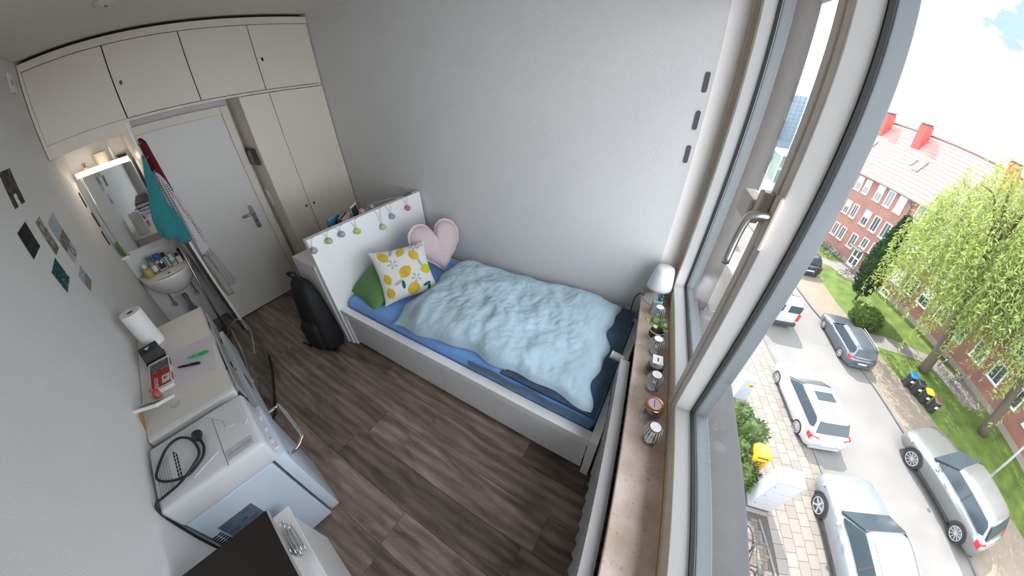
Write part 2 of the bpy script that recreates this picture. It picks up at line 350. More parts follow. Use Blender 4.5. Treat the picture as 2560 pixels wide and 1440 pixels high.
# outside: metal sill, wall pier beside the window, wall below
M_ext = mat('grey exterior render', (.10, .088, .080), .9, bump=(30, .15), var=(3, .08))
bm = BM(); box(bm, (-.044, -.9, .607), (.19, 2.11, .632), .003, M=WM()); done('trim_1', bm, mat('shaded zinc sill', (.065, .065, .068), .55, .0, var=(4, .06)), kind='structure')  # zinc darkened: shade from the facade above is put into its colour
bm = BM(); box(bm, (.12, -1.6, -4.6), (.17, 3.2, .555), M=WM()); box(bm, (-.044, 2.115, .60), (.105, 2.95, 2.40), M=WM()); box(bm, (.12, 2.25, -4.6), (.15, 2.95, .60), M=WM()); done('wall_outside', bm, M_ext, kind='structure')
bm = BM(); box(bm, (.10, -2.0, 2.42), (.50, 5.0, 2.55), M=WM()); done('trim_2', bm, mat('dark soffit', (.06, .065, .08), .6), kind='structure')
# door_1
door = bpy.data.objects.new('door_1', None); link(door, None, kind='structure'); door.location = (-.24, 0, 0)
bm = BM(); box(bm, (-.045, .645, .012), (0, 1.292, 1.752), .002); done('door_leaf', bm, mat('door paint', (.68, .66, .63), .4), door)
bm = BM(); box(bm, (-.045, 1.292, 0), (.018, 1.352, 1.815), .004); box(bm, (-.045, .622, 1.752), (.018, 1.292, 1.815), .004); box(bm, (-.045, .622, 0), (.018, .645, 1.752)); done('door_frame', bm, M_cup, door)
bm = BM(); prism(bm, [(.018*math.cos(a)+0, (.095 if math.sin(a) > 0 else -.095)+.018*math.sin(a)) for a in [2*PI*i/20 for i in range(20)]], 0, .008, M=Matrix.Translation((0, 1.195, .872)) @ Matrix(((0, 0, 1, 0), (1, 0, 0, 0), (0, 1, 0, 0), (0, 0, 0, 1)))); hp = done('handle_plate', bm, M_steel, door)
bm = BM(); tube(bm, [(.008, 1.195, .915), (.05, 1.195, .915), (.052, 1.188, .915), (.052, 1.09, .913)], .009, 10); done('lever', bm, M_steel, hp, True)
bm = BM(); cyl(bm, (.006, 1.195, .832), (.011, 1.195, .832), .009, n=12); done('keyhole', bm, M_black, hp)
bm = BM(); box(bm, (-.03, .645, 0), (-.01, 1.292, .012)); done('threshold_gap', bm, M_gap, door)
# skirting along the bed wall
bm = BM(); box(bm, (.0, W-.012, 0), (3.14, W, .05)); done('baseboard_right', bm, M_white, kind='structure')
# ------------------------------------------------------------------ built-in cupboards
ov = thing('overhead_cupboard', 'long row of white overhead cupboards with four flush doors under the ceiling', 'cupboard', (0, 0, 0))
bm = BM(); box(bm, (-.50, .185, 1.862), (-.022, 2.132, 1.880)); box(bm, (-.50, .185, 2.385), (-.022, 2.132, 2.40)); box(bm, (-.5, .185, 1.88), (-.48, 2.132, 2.385)); box(bm, (-.48, .185, 1.88), (-.022, .2, 2.385)); box(bm, (-.48, 2.114, 1.88), (-.022, 2.132, 2.385)); done('carcass', bm, M_cup, ov)
bm = BM(); box(bm, (-.022, .096, 2.358), (0, 2.132, 2.408)); done('fascia', bm, M_cup, ov)
bm = BM(); box(bm, (-.022, .096, 1.80), (0, .118, 2.356)); done('stile', bm, M_cup, ov)
bm = BM(); box(bm, (-.2, .14, 2.409), (-.03, 2.1, H-.002)); done('shadow_gap', bm, M_gap, ov)
bm = BM(); box(bm, (-.03, .118, 1.884), (-.024, 2.13, 2.354)); done('gap_shade_sheet', bm, M_gap, ov)  # dark sheet behind the doors, painted shade for the gaps between them
for y0, y1, lockside in ((.118, .628, None), (.632, 1.121, 'l'), (1.125, 1.617, None), (1.621, 2.128, 'l')):
    bm = BM(); box(bm, (-.02, y0+.0015, 1.884), (0, y1-.0015, 2.354), .0015); d = done('door', bm, M_cup, ov)
    if lockside:
        bm = BM(); cyl(bm, (0, y0+.042, 2.11), (.006, y0+.042, 2.11), .009, n=10); box(bm, (.006, y0+.036, 2.092), (.012, y0+.046, 2.112)); done('lock', bm, M_black, d)
wd = thing('wardrobe', 'tall white built-in wardrobe with two narrow doors beside the bed wall', 'wardrobe', (0, 0, 0))
bm = BM(); box(bm, (-.50, 1.385, 0), (-.022, 1.403, 1.86)); box(bm, (-.5, 2.114, 0), (-.022, 2.132, 1.86)); box(bm, (-.5, 1.403, 0), (-.48, 2.114, 1.86)); box(bm, (-.48, 1.403, .03), (-.022, 2.114, .05)); done('carcass', bm, M_cup, wd)
bm = BM(); box(bm, (-.06, 1.40, 0), (-.04, 2.12, .048)); done('plinth', bm, M_cup, wd)
bm = BM(); box(bm, (-.03, 1.404, .055), (-.024, 2.113, 1.855)); done('gap_shade_sheet', bm, M_gap, wd)  # dark sheet giving the wardrobe door gaps their shade by colour
for y0, y1, ly in ((1.385, 1.632, 1.594), (1.634, 2.128, 1.675)):
    bm = BM(); box(bm, (-.02, y0+.001, .055), (0, y1-.001, 1.858), .0015); d = done('door', bm, M_cup, wd)
    bm = BM(); cyl(bm, (0, ly, .868), (.005, ly, .868), .010, n=12); done('lock', bm, M_black, d)
# ------------------------------------------------------------------ wash niche
pt = thing('partition_panel', 'white upright board separating the wash niche from the door', 'panel', (0, 0, 0))
bm = BM(); box(bm, (-.515, .600, 0), (0, .618, 1.86), .001); done('board', bm, M_white, pt)
bm = BM(); box(bm, (-.06, .578, .0), (-.045, .599, 1.2), .002); done('edge_profile', bm, mat('dark bronze profile', (.07, .062, .055), .4, .6), pt)
bm = BM()
for z in (1.70, 1.50, 1.60): cyl(bm, (-.02, .618, z), (-.02, .65, z+.012), .005, n=8); 
done('hook', bm, M_steel, pt)
nb = thing('niche_header_board', 'cream board closing the top of the lit wash niche', 'board', (0, 0, 0))
bm = BM(); box(bm, (-.022, .1185, 1.80), (-.002, .630, 1.8825), .001); box(bm, (-.51, .18, 1.80), (-.022, .598, 1.815)); done('board', bm, M_cup, nb)
mc = thing('mirror_cabinet', 'mirror cabinet with a bright light strip above the washbasin', 'mirror cabinet', (-.519, .205, 0), LROT)
bm = BM(); box(bm, (.001, .01, .945), (.075, .385, 1.598), .002); done('body', bm, M_white, mc)
bm = BM(); box(bm, (.075, .017, .95), (.079, .378, 1.59)); done('mirror_glass', bm, M_mirror, mc)
for yy in (.017, .371):
    bm = BM(); box(bm, (.079, yy, .948), (.083, yy+.007, 1.592)); done('mirror_edge', bm, M_chrome, mc)
bm = BM(); box(bm, (.05, .005, 1.60), (.15, .385, 1.612), .002); ls = done('light_housing', bm, M_white, mc)
bm = BM(); box(bm, (.075, .007, 1.5995), (.158, .383, 1.5999)); box(bm, (.150, .007, 1.600), (.158, .383, 1.637), .003); done('light_tube', bm, mat('lit diffuser', (1, .96, .88), .5, emit=((1, .88, .70), 1.5)), ls)
# washbasin
wb = thing('washbasin', 'white ceramic washbasin hanging in the wash niche', 'washbasin', (-.519, .385, 0))
M_cer = mat('white ceramic', (.80, .78, .74), .12, coat=.3)
def half(z, a, b, n=22, back=0.): return [(back, a, z)] + [(back+b*math.sin(PI*i/n)**.85, a*math.cos(PI*i/n), z) for i in range(1, n)] + [(back, -a, z)]
bm = BM(); loft(bm, [half(.455, .04, .09), half(.48, .09, .16), half(.53, .15, .235), half(.60, .192, .295), half(.665, .207, .318), half(.690, .208, .320), half(.698, .203, .314), half(.694, .185, .295, back=.0)], cap=True)
done('basin', bm, M_cer, wb, True, auto=60)
bm = BM(); loft(bm, [half(.697, .176, .155, back=.125), half(.7005, .172, .15, back=.127)]); done('bowl_shade', bm, mat('ceramic shade', (.66, .63, .58), .12, coat=.3), wb, True, auto=50)  # flat plate, shade of the hollow bowl put into its darker colour
bm = BM(); cyl(bm, (.235, .0, .700), (.237, 0, .7045), .010, n=14); done('overflow', bm, M_black, wb)
bm = BM(); cyl(bm, (.16, .0, .45), (.16, 0, .40), .02, n=14); tube(bm, [(.16, 0, .41), (.16, 0, .30), (.155, 0, .25), (.12, 0, .22), (.08, .0, .25), (.05, 0, .27), (.002, 0, .27)], .015, 10, k=3); cyl(bm, (.16, 0, .30), (.16, 0, .24), .026, n=14); done('siphon', bm, M_steel, wb, True, auto=40)
for yy in (-.095, .105):
    bm = BM(); tube(bm, [(.03, yy, .52), (.035, yy, .44), (.04, yy, .37)], .006, 8); cyl(bm, (.002, yy, .355), (.05, yy, .355), .011, n=10); cyl(bm, (.05, yy, .355), (.065, yy, .355), .017, n=10); done('angle_valve', bm, M_steel, wb, True, auto=40)
bm = BM(); tube(bm, [(.06, 0, .70), (.06, 0, .76), (.075, 0, .785), (.14, 0, .79), (.15, 0, .775)], .011, 10, k=3); box(bm, (.035, -.012, .79), (.07, .012, .80), .003); done('tap', bm, M_chrome, wb, True, auto=40)
# ------------------------------------------------------------------ bed
bed = thing('bed', 'white single bed with drawers and a tall panel headboard along the wall', 'bed', (1.06, 1.062, 0))
bm = BM(); box(bm, (-.045, -.012, 0), (0, 1.058, 1.0), .002); done('headboard', bm, M_bed, bed)
bm = BM(); box(bm, (2.045, 0, .0), (2.09, 1.045, .38), .002); done('footboard', bm, M_bed, bed)
bm = BM(); box(bm, (0, 0, .325), (2.045, .055, .38), .002); box(bm, (0, 0, 0), (.035, .04, .325)); box(bm, (0, .045, .10), (2.045, .06, .325)); done('side_rail', bm, M_bed, bed)
bm = BM(); box(bm, (0, 1.0, .10), (2.045, 1.045, .38), .002); done('far_rail', bm, M_bed, bed)
bm = BM(); box(bm, (.01, .07, .19), (2.04, .99, .21)); done('slat_base', bm, mat('pale slats', (.45, .35, .22), .6), bed)
for x0, x1 in ((.042, 1.018), (1.024, 2.038)):
    bm = BM(); box(bm, (x0, .012, .035), (x1, .030, .312), .002); dr = done('drawer', bm, mat('drawer front', (.82, .82, .83), .35), bed)
    bm = BM(); box(bm, (x0+.01, .03, .05), (x1-.01, .5, .18)); done('drawer_box', bm, M_white, dr)
bm = BM(); box(bm, (.0, .046, .315), (2.045, .048, .324)); done('shadow_gap', bm, M_gap, bed)
M_sheet = mat('blue jersey sheet', (.20, .42, .86), .9, bump=(35, .12), sheen=.2)
mt = thing('mattress', 'mattress in a cornflower blue fitted sheet on the bed', 'mattress', (1.07, 1.13, .21))
bm = BM(); box(bm, (0, 0, 0), (2.03, .92, .235), .045, seg=4); done('fitted_sheet', bm, M_sheet, mt, True)
# ------------------------------------------------------------------ bedding
M_duvet = mat('pale aqua crinkled cotton', (.46, .62, .72), .9, bump=(34, .5), sheen=.15)
def fold(x, y):
    v = noise.noise(Vector((x*5, y*5, .3)))*.016 + abs(noise.noise(Vector((x*30+y*6, y*12-x*16, 7))))*.007 + noise.noise(Vector((x*13+y*4, y*9-x*3, 2.1)))*.008 + abs(noise.noise(Vector((x*22-y*10, y*15+x*9, 5))))*.006
    return v
dv = thing('duvet', 'pale aqua crumpled duvet spread over the bed', 'duvet', (0, 0, 0))
qa, qb, qc, qd = Vector((1.63, 1.10)), Vector((1.55, 2.05)), Vector((2.97, 2.10)), Vector((3.05, 1.20))
def dcol(u, v):
    e = .012*math.sin(u*17+1)+.010*math.sin(u*31)
    p = qa.lerp(qd, u).lerp(qb.lerp(qc, u), v)
    p = p + Vector((.018*math.sin(v*13+2)+.01*math.sin(v*27), e+.03*math.sin(u*4)*(1-v)))
    return p
def dtop(u, v):
    p = dcol(u, v); k = max(0, (1-abs(2*u-1)**5)*(1-abs(2*v-1)**5))**.5
    z = .450+.012+.085*k+fold(p.x, p.y)*k*2.0
    return (p.x, p.y, z+.02*k*math.sin(u*5+v*3))
bm = BM(); grid(bm, dtop, 90, 60); grid(bm, lambda u, v: (*dcol(u, v), .4515+.004*math.sin(u*9)*math.sin(v*8)), 30, 20, rev=True)
done('cover', bm, M_duvet, dv, True)
bl = thing('fleece_blanket', 'navy blue fleece blanket across the foot of the bed under the duvet', 'blanket', (0, 0, 0))
M_navy = mat('navy fleece', (.030, .062, .118), .95, bump=(60, .3), var=(6, .45), sheen=.6)
bm = BM()
def btop(u, v):
    x = 2.52+.575*u; y = 1.145+.93*v
    if u < .02: x += .05*math.sin(v*5)
    return (x, y, .4475+.012*min(1, 8*min(u, 1-u)+.2)+.006*noise.noise(Vector((x*9, y*9, 1))))
grid(bm, btop, 30, 40); grid(bm, lambda u, v: (2.52+.575*u, 1.145+.93*v, .4462), 2, 2, rev=True); done('fleece', bm, M_navy, bl, True)
bm = BM()
def bside(u, v):
    x = 2.30+.78*u; return (x, 1.128-.006*math.sin(u*20)-.03*v*(1-v), .449-.075*v+.004*math.sin(u*13))
grid(bm, bside, 30, 5); done('hanging_edge', bm, mat('steel blue fleece', (.075, .145, .25), .95, bump=(60, .25), sheen=.4), bl, True)
def pillow_mesh(w, h, t, nu=40, idx=None, pinch=.10):
    bm = BM()
    def sh(u, v, s):
        a, b = 2*u-1, 2*v-1
        x = w/2*a*(1-pinch*(1-b*b)*abs(a)**2); y = h/2*b*(1-pinch*(1-a*a)*abs(b)**2)
        z = t/2*((1-abs(a)**2.6)*(1-abs(b)**2.6))**.55
        z += (.006*noise.noise(Vector((a*2.5, b*2.5, s)))) * (1 if abs(a) < .99 and abs(b) < .99 else 0)
        return (x, y, s*z)
    grid(bm, lambda u, v: sh(u, v, 1), nu, nu, idx); grid(bm, lambda u, v: sh(u, v, -1), 20, 20, rev=True)
    return bm
gp = thing('cushion', 'plain green cushion lying against the headboard', 'cushion', group='cushions on the bed')
bm = pillow_mesh(.36, .36, .12); done('cover', bm, mat('green cotton', (.13, .26, .09), .9, bump=(50, .1)), gp, True)
orient(gp, (1.265, 1.325, .535), (.34, -.06, -.05), (.10, .30, .20))
LEM = [(-.02, .02, .135, 0), (-.60, .72, .12, 0), (.02, .78, .10, 0), (.45, .55, .12, 0), (.78, -.05, .13, 1), (-.70, -.10, .10, 0), (-.72, -.62, .11, 0), (.10, -.68, .15, 0)]
FLW = [(-.35, .38), (.30, -.28), (.78, .92), (.55, .88)]
LEAF = [(-.20, -.42, .5, 0), (-.35, -.30, -.6, 1), (.62, -.62, -.7, 0), (.66, -.78, .2, 0), (.60, .22, .9, 1), (-.30, .85, .1, 1)]
def lemon_idx(u, v):
    a, b = 2*u-1, 2*v-1
    for x, y, r, k in LEM:
        dx, dy = (a-x), (b-y); c, s = math.cos(.8+x*3), math.sin(.8+x*3); p, q = dx*c+dy*s, -dx*s+dy*c
        if (p/(r*1.75))**2+(q/(r*1.4))**2 < 1 or (abs(q) < .04 and abs(p) < r*2.0): return 2 if k else 1
    for x, y in FLW:
        d = math.hypot(a-x, b-y); th = math.atan2(b-y, a-x)
        if .015 < d < .17 and abs(((th*5/(2*PI)) % 1)-.5) < .22: return 3
    for x, y, an, k in LEAF:
        dx, dy = a-x, b-y; p, q = dx*math.cos(an+1)+dy*math.sin(an+1), -dx*math.sin(an+1)+dy*math.cos(an+1)
        if (p/.17)**2+(q/.06)**2 < 1: return 3 if k else 4
    return 0
lp = thing('cushion', 'white cushion printed with yellow lemons and grey flowers', 'cushion', group='cushions on the bed')
bm = pillow_mesh(.42, .42, .13, 130, lemon_idx)
done('printed_cover', bm, [mat('white cotton', (.72, .71, .69), .9, bump=(60, .08)), mat('lemon print', (.62, .42, .045), .9, var=(20, .15)), mat('lime print', (.56, .55, .03), .9), mat('grey flower print', (.42, .40, .36), .9), mat('dark leaf print', (.02, .14, .10), .9)], lp, True)
orient(lp, (1.450, 1.465, .625), (.188, .339, -.01), (-.20, .11, .34))
hp_ = thing('heart_cushion', 'pale pink heart-shaped cushion leaning in the corner behind the lemon cushion', 'cushion', group='cushions on the bed')
def heart(t): return (16*math.sin(t)**3/17, (13*math.cos(t)-5*math.cos(2*t)-2*math.cos(3*t)-math.cos(4*t)+2.5)/15.5)
bm = BM(); NR, NT = 12, 64
for s in (1, -1):
    rows = []
    for i in range(NR+1):
        rho = i/NR; z = s*.065*(1-rho**2.4)**.55
        if i == 0: rows.append([bm.verts.new((0, 0, z))]); continue
        rows.append([bm.verts.new((.235*rho*heart(2*PI*j/NT)[0], .235*rho*heart(2*PI*j/NT)[1], z+.004*noise.noise(Vector((rho*4*math.cos(j), rho*4*math.sin(j), 0)))*(1 if i < NR else 0))) for j in range(NT)])
    for j in range(NT):
        q = (rows[0][0], rows[1][j], rows[1][(j+1) % NT]); bm.faces.new(q if s > 0 else q[::-1])
    for a, b in zip(rows[1:], rows[2:]):
        for j in range(NT):
            q = (a[j], a[(j+1) % NT], b[(j+1) % NT], b[j]); bm.faces.new(q[::-1] if s > 0 else q)
done('cover', bm, mat('pale pink cotton', (.66, .53, .54), .9, bump=(40, .15)), hp_, True)
bm = BM()
for i in range(NT): pass
pts = [(heart(2*PI*j/NT)[0], heart(2*PI*j/NT)[1]) for j in range(NT)]
ro = [[bm.verts.new((.232*k*x, .232*k*y, .006*math.sin(j*2.1)*w)) for j, (x, y) in enumerate(pts)] for k, w in ((1, 0), (1.04, .6), (1.085, 1.2))]
bridge(bm, ro[0], ro[1]); bridge(bm, ro[1], ro[2]); done('ruffle', bm, mat('pale pink cotton', 0), hp_, True)
bm = BM(); box(bm, (.06, -.255, -.002), (.10, -.235, .002)); done('care_tag', bm, M_white, hp_)
orient(hp_, (1.44, 1.86, .645), (.30, .95, -.08), (-.36, .06, .9))
# ------------------------------------------------------------------ behind and beside the headboard
ns = thing('storage_unit', 'low white storage unit standing behind the headboard', 'cabinet', (.70, 1.04, 0))
bm = BM(); box(bm, (0, 0, .0), (.31, .018, .76), .001); box(bm, (0, .95, 0), (.31, .968, .76)); box(bm, (0, 0, .761), (.312, .97, .779), .001); box(bm, (.292, .018, 0), (.31, .95, .76)); box(bm, (0, .018, .02), (.29, .95, .036)); done('carcass', bm, M_white, ns)
bm = BM(); box(bm, (-.018, .005, .03), (-.001, .962, .755), .001); done('front', bm, M_white, ns)
for i, (nm, lb, x, y, w, h, t, c, rz) in enumerate((('book', 'blue book standing behind the headboard', .90, 1.36, .15, .235, .02, (.02, .16, .28), .25), ('book', 'maroon book leaning next to the blue one behind the headboard', .91, 1.43, .15, .225, .016, (.12, .03, .035), .35), ('book', 'white book leaning behind the maroon one behind the headboard', .925, 1.455, .15, .215, .02, (.55, .54, .52), .35))):
    t_ = thing(nm, lb, 'book', (x, y, .78), rz+.3, 'books on the storage unit')
    bm = BM(); box(bm, (-t/2, -w/2+.004, .003), (t/2-.0, w/2-.004, h-.003)); done('pages', bm, mat('paper', (.70, .67, .60), .9), t_)
    bm = BM(); box(bm, (t/2, -w/2, 0), (t/2+.002, w/2, h)); box(bm, (-t/2-.002, -w/2, 0), (-t/2, w/2, h)); box(bm, (-t/2-.002, -w/2-.002, 0), (t/2+.002, -w/2+.001, h)); done('cover', bm, mat('book cloth %d' % i, c, .6), t_)
pc = thing('framed_card', 'dark printed photo card with white border standing behind the headboard', 'card', (.915, 1.545, .78), .55)
def dk(u, v): return (.62, .61, .6) if min(u, 1-u, v, 1-v) < .06 else tuple((.03+.10*max(0, noise.noise(Vector((u*6, v*3, 4))))+.1*(abs((u*9) % 1-.5) < .1 and v < .6))*k for k in (1, .95, .85))
picture('print', .11, .27, 14, 30, dk, pc, Matrix.Translation((0, 0, .135)) @ Matrix(((0, 0, 1, 0), (1, 0, 0, 0), (0, 1, 0, 0), (0, 0, 0, 1))))
sl = thing('string_lights', 'string of pastel ball lights draped over the headboard', 'string lights', (0, 0, 0))
BALLS = [(1.088, 1.062, .925, '#b0aabd'), (1.086, 1.185, .940, '#b9cf9e'), (1.086, 1.290, .945, '#a3b5c0'), (1.086, 1.415, .915, '#cfdc6c'), (1.086, 1.640, .855, '#c6d99a'), (1.086, 1.752, .905, '#9fb4c2'), (1.086, 1.930, .915, '#d98795'), (.985, 1.560, 1.005, '#cf8f95'), (.985, 1.655, 1.010, '#9c97a5')]
for x, y, z, c in BALLS:
    bm = BM(); sphere(bm, (x, y, z), .024, 20, 12); done('ball', bm, mat('ball '+c, c, .35, trans=.15, bump=(200, .05)), sl, True)
M_cord = mat('clear grey cord', (.45, .45, .43), .4)
cp = [(1.07, 1.055, .99)]
for i, (x, y, z, c) in enumerate(BALLS[:7]):
    cp += [(1.072, y-.03, 1.004), (1.078, y-.008, z+.045), (x, y, z+.02), (1.078, y+.008, z+.045), (1.072, y+.03, 1.003)]
bm = BM(); tube(bm, cp, .0016, 5, k=4); tube(bm, [(1.03, 1.50, 1.004), (.99, 1.55, 1.03), (.985, 1.56, 1.026), (1.0, 1.6, 1.008), (.985, 1.655, 1.03), (1.0, 1.9, 1.004), (1.06, 1.95, 1.003)], .0016, 5, k=4); done('cord', bm, M_cord, sl, True)
bm = BM(); box(bm, (1.018, 1.965, 1.001), (1.055, 2.035, 1.016), .004); done('battery_box', bm, mat('smoky plastic', (.16, .16, .16), .3), sl)
# backpack
bp_ = thing('backpack', 'black fabric backpack leaning against the end of the headboard', 'backpack', (.875, .948, 0), .10)
M_bag = mat('black nylon', (.012, .012, .013), .7, bump=(120, .2))
def rrect(hx, hy, n=28, p=3.2, ox=0, oy=0, z=0): return [(ox+hx*abs(math.cos(2*PI*i/n))**(2/p)*(1 if math.cos(2*PI*i/n) >= 0 else -1), oy+hy*abs(math.sin(2*PI*i/n))**(2/p)*(1 if math.sin(2*PI*i/n) >= 0 else -1), z) for i in range(n)]
bm = BM(); loft(bm, [rrect(.08, .05, z=0), rrect(.12, .085, z=.015), rrect(.135, .10, z=.08), rrect(.135, .098, ox=-.005, z=.20), rrect(.125, .085, ox=-.02, oy=.01, z=.38), rrect(.115, .07, ox=-.035, oy=.02, z=.52), rrect(.09, .045, ox=-.05, oy=.03, z=.62), rrect(.04, .02, ox=-.06, oy=.035, z=.66)]); done('body', bm, M_bag, bp_, True)
bm = BM(); loft(bm, [rrect(.06, .012, oy=-.095, z=.05), rrect(.095, .035, oy=-.10, z=.08), rrect(.095, .035, oy=-.095, z=.26), rrect(.08, .015, oy=-.075, z=.31)]); done('front_pocket', bm, M_bag, bp_, True)
bm = BM(); tube(bm, [(-.09, .03, .64), (-.11, .0, .70), (-.05, .02, .71), (-.01, .03, .64)], .010, 8, k=4); done('grab_handle', bm, M_bag, bp_, True)
bm = BM(); tube(bm, [(-.12, -.05, .34), (-.16, -.06, .15), (-.15, -.08, .03), (-.14, -.12, .008)], .008, 6, k=4); done('strap', bm, M_bag, bp_, True)
bm = BM(); box(bm, (-.24, -.115, .001), (-.12, -.099, .006)); done('strap_end', bm, M_bag, bp_)
bm = BM(); box(bm, (.115, -.06, .0), (.15, -.03, .03), .006); done('buckle', bm, M_black, bp_)
# ------------------------------------------------------------------ wash niche things
def drape(secs, wave, amp, n=40, ph=0):
    """hanging cloth: secs of (z, cx, cy, hx, hy)"""
    bm = BM(); out = []
    for i, (z, cx, cy, hx, hy) in enumerate(secs):
        row = []
        for j in range(n):
            a = 2*PI*j/n; k = 1+amp*math.sin(wave*a+ph+i*.25)+amp*.5*math.sin((wave*2+1)*a+i*.4)
            row.append((cx+hx*math.cos(a)*k, cy+hy*math.sin(a)*k, z+.006*math.sin(3*a+i)))
        out.append(row)
    loft(bm, out); return bm
def interp(keys, n):
    out = []
    for i in range(n+1):
        t = i/n*(len(keys)-1); k = min(int(t), len(keys)-2); f = t-k; f = f*f*(3-2*f)
        out.append(tuple(a+(b-a)*f for a, b in zip(keys[k], keys[k+1])))
    return out
tw = thing('towel', 'teal bath towel hanging on the niche side of the white board', 'towel', (0, 0, 0))
bm = drape(interp([(1.63, .03, .612, .004, .006), (1.56, .035, .600, .014, .016), (1.40, .04, .575, .020, .040), (1.22, .04, .545, .022, .062), (1.10, .04, .535, .024, .068), (1.04, .04, .545, .018, .055)], 22), 5, .16); done('cloth', bm, mat('teal terry', (.035, .25, .285), .95, bump=(150, .5), sheen=.3), tw, True)
bm = drape(interp([(1.30, .045, .595, .010, .012), (1.15, .05, .600, .014, .030), (1.02, .05, .590, .014, .034), (.975, .05, .585, .008, .028)], 14), 4, .2); done('folded_end', bm, MATS['teal terry'], tw, True)
rg = thing('jacket', 'dark red garment hanging on the door side of the white board', 'garment', (0, 0, 0))
bm = drape(interp([(1.735, -.03, .650, .010, .012), (1.70, -.04, .655, .030, .022), (1.52, -.05, .660, .035, .028), (1.34, -.05, .672, .030, .024), (1.12, -.06, .668, .02, .012)], 20), 5, .14); done('cloth', bm, mat('dark red fabric', (.13, .010, .018), .9, bump=(80, .2)), rg, True)
db = thing('dotted_robe', 'white robe with small dark dots hanging over the red garment', 'garment', (0, 0, 0))
def dot_mat():
    m = mat('dotted cotton', (.62, .60, .60), .9, bump=(60, .1)); nt = m.node_tree; b = nt.nodes['Principled BSDF']; N = nt.nodes.new; L = nt.links.new
    tc = N('ShaderNodeTexCoord'); v = N('ShaderNodeTexVoronoi'); v.inputs['Scale'].default_value = 62; v.inputs['Randomness'].default_value = .15
    r = N('ShaderNodeValToRGB'); r.color_ramp.interpolation = 'CONSTANT'; r.color_ramp.elements[0].color = (.07, .06, .085, 1); r.color_ramp.elements[1].position = .33; r.color_ramp.elements[1].color = (.60, .57, .57, 1)
    L(tc.outputs['Object'], v.inputs['Vector']); L(v.outputs['Distance'], r.inputs[0]); L(r.outputs[0], b.inputs['Base Color']); return m
bm = drape(interp([(1.50, .005, .640, .012, .010), (1.42, .01, .652, .022, .022), (1.20, .012, .665, .028, .036), (1.00, .014, .668, .030, .042), (.86, .014, .665, .030, .044), (.815, .014, .66, .020, .035)], 22), 4, .12); done('cloth', bm, dot_mat(), db, True)
bg = thing('cloth_bag', 'grey cloth shopping bags hanging below the dotted robe', 'bag', (0, 0, 0))
M_gb = mat('grey bag cloth', (.40, .38, .385), .9, bump=(60, .15))
bm = drape(interp([(.98, -.045, .662, .010, .012), (.90, -.05, .672, .03, .03), (.68, -.05, .690, .05, .045), (.52, -.05, .698, .045, .05), (.47, -.05, .70, .04, .052)], 16), 5, .14); done('bag_body', bm, M_gb, bg, True)
bm = drape(interp([(.80, .005, .640, .008, .010), (.70, .01, .645, .022, .018), (.55, .012, .650, .035, .026), (.42, .014, .655, .03, .028)], 14), 4, .16, ph=1); done('front_bag', bm, mat('beige bag cloth', (.40, .37, .31), .9), bg, True)
# things on the washbasin deck
def bottle(name, label, x, y, r, h, neck, body, cap, z=.700, sq=False, grp='bottles on the washbasin', lab=None):
    t = thing(name, label, 'bottle', (x, y, z), 0, grp)
    hb = h*.68
    bm = BM()
    if sq: box(bm, (-r*.55, -r, 0), (r*.55, r, hb), r*.25)
    else: lathe(bm, [(0, 0), (r*.94, 0), (r, .006), (r, hb*.82), (r*.8, hb*.94), (neck, hb), (neck, hb+.008), (0, hb+.008)], 18)
    done('flask', bm, body, t, True, auto=45)
    bm = BM(); lathe(bm, [(0, hb+.008), (neck*1.25, hb+.008), (neck*1.2, h), (0, h)], 14); done('cap', bm, cap, t, True, auto=45)
    if lab:
        bm = BM()
        if sq: box(bm, (r*.551, -r*.75, hb*.2), (r*.57, r*.75, hb*.75))
        else: lathe(bm, [(r*1.012, hb*.2), (r*1.012, hb*.7)], 18)
        done('label', bm, lab, t)
    return t
M_soap = mat('amber soap', (.52, .38, .13), .25, trans=.2); M_pl = mat('white plastic', (.72, .71, .70), .35); M_green = mat('grey green plastic', (.22, .28, .22), .35)
M_grey = mat('grey label', (.34, .37, .38), .5); M_bluec = mat('blue cap', (.02, .09, .32), .35); M_lab = mat('white label', (.74, .73, .72), .6)
bottle('soap_bottle', 'amber liquid soap bottle with white pump at the left end of the washbasin', -.40, .262, .034, .115, .014, M_soap, M_pl)
bottle('lotion_bottle', 'tall grey green bottle beside the amber soap', -.42, .320, .022, .150, .015, M_green, mat('green cap', (.10, .15, .10), .4), lab=M_lab)
bottle('refill_pack', 'grey pack with blue top in the middle of the washbasin', -.41, .378, .034, .150, .024, M_grey, M_bluec, sq=True, lab=M_black)
bottle('tube_bottle', 'slim blue and white tube next to the grey pack', -.43, .428, .015, .135, .012, mat('pale blue plastic', (.40, .46, .56), .35), M_black)
bottle('cream_bottle', 'short white bottle right of the blue tube', -.42, .470, .022, .105, .014, M_pl, M_pl, lab=M_grey)
bottle('perfume_bottle', 'small square white bottle with black print on the washbasin', -.40, .515, .019, .095, .010, M_pl, M_black, sq=True, lab=M_lab)
bottle('mascara_tube', 'thin black tube at the right end of the washbasin', -.43, .548, .009, .115, .008, mat('dark grey tube', (.05, .055, .05), .4), M_black)
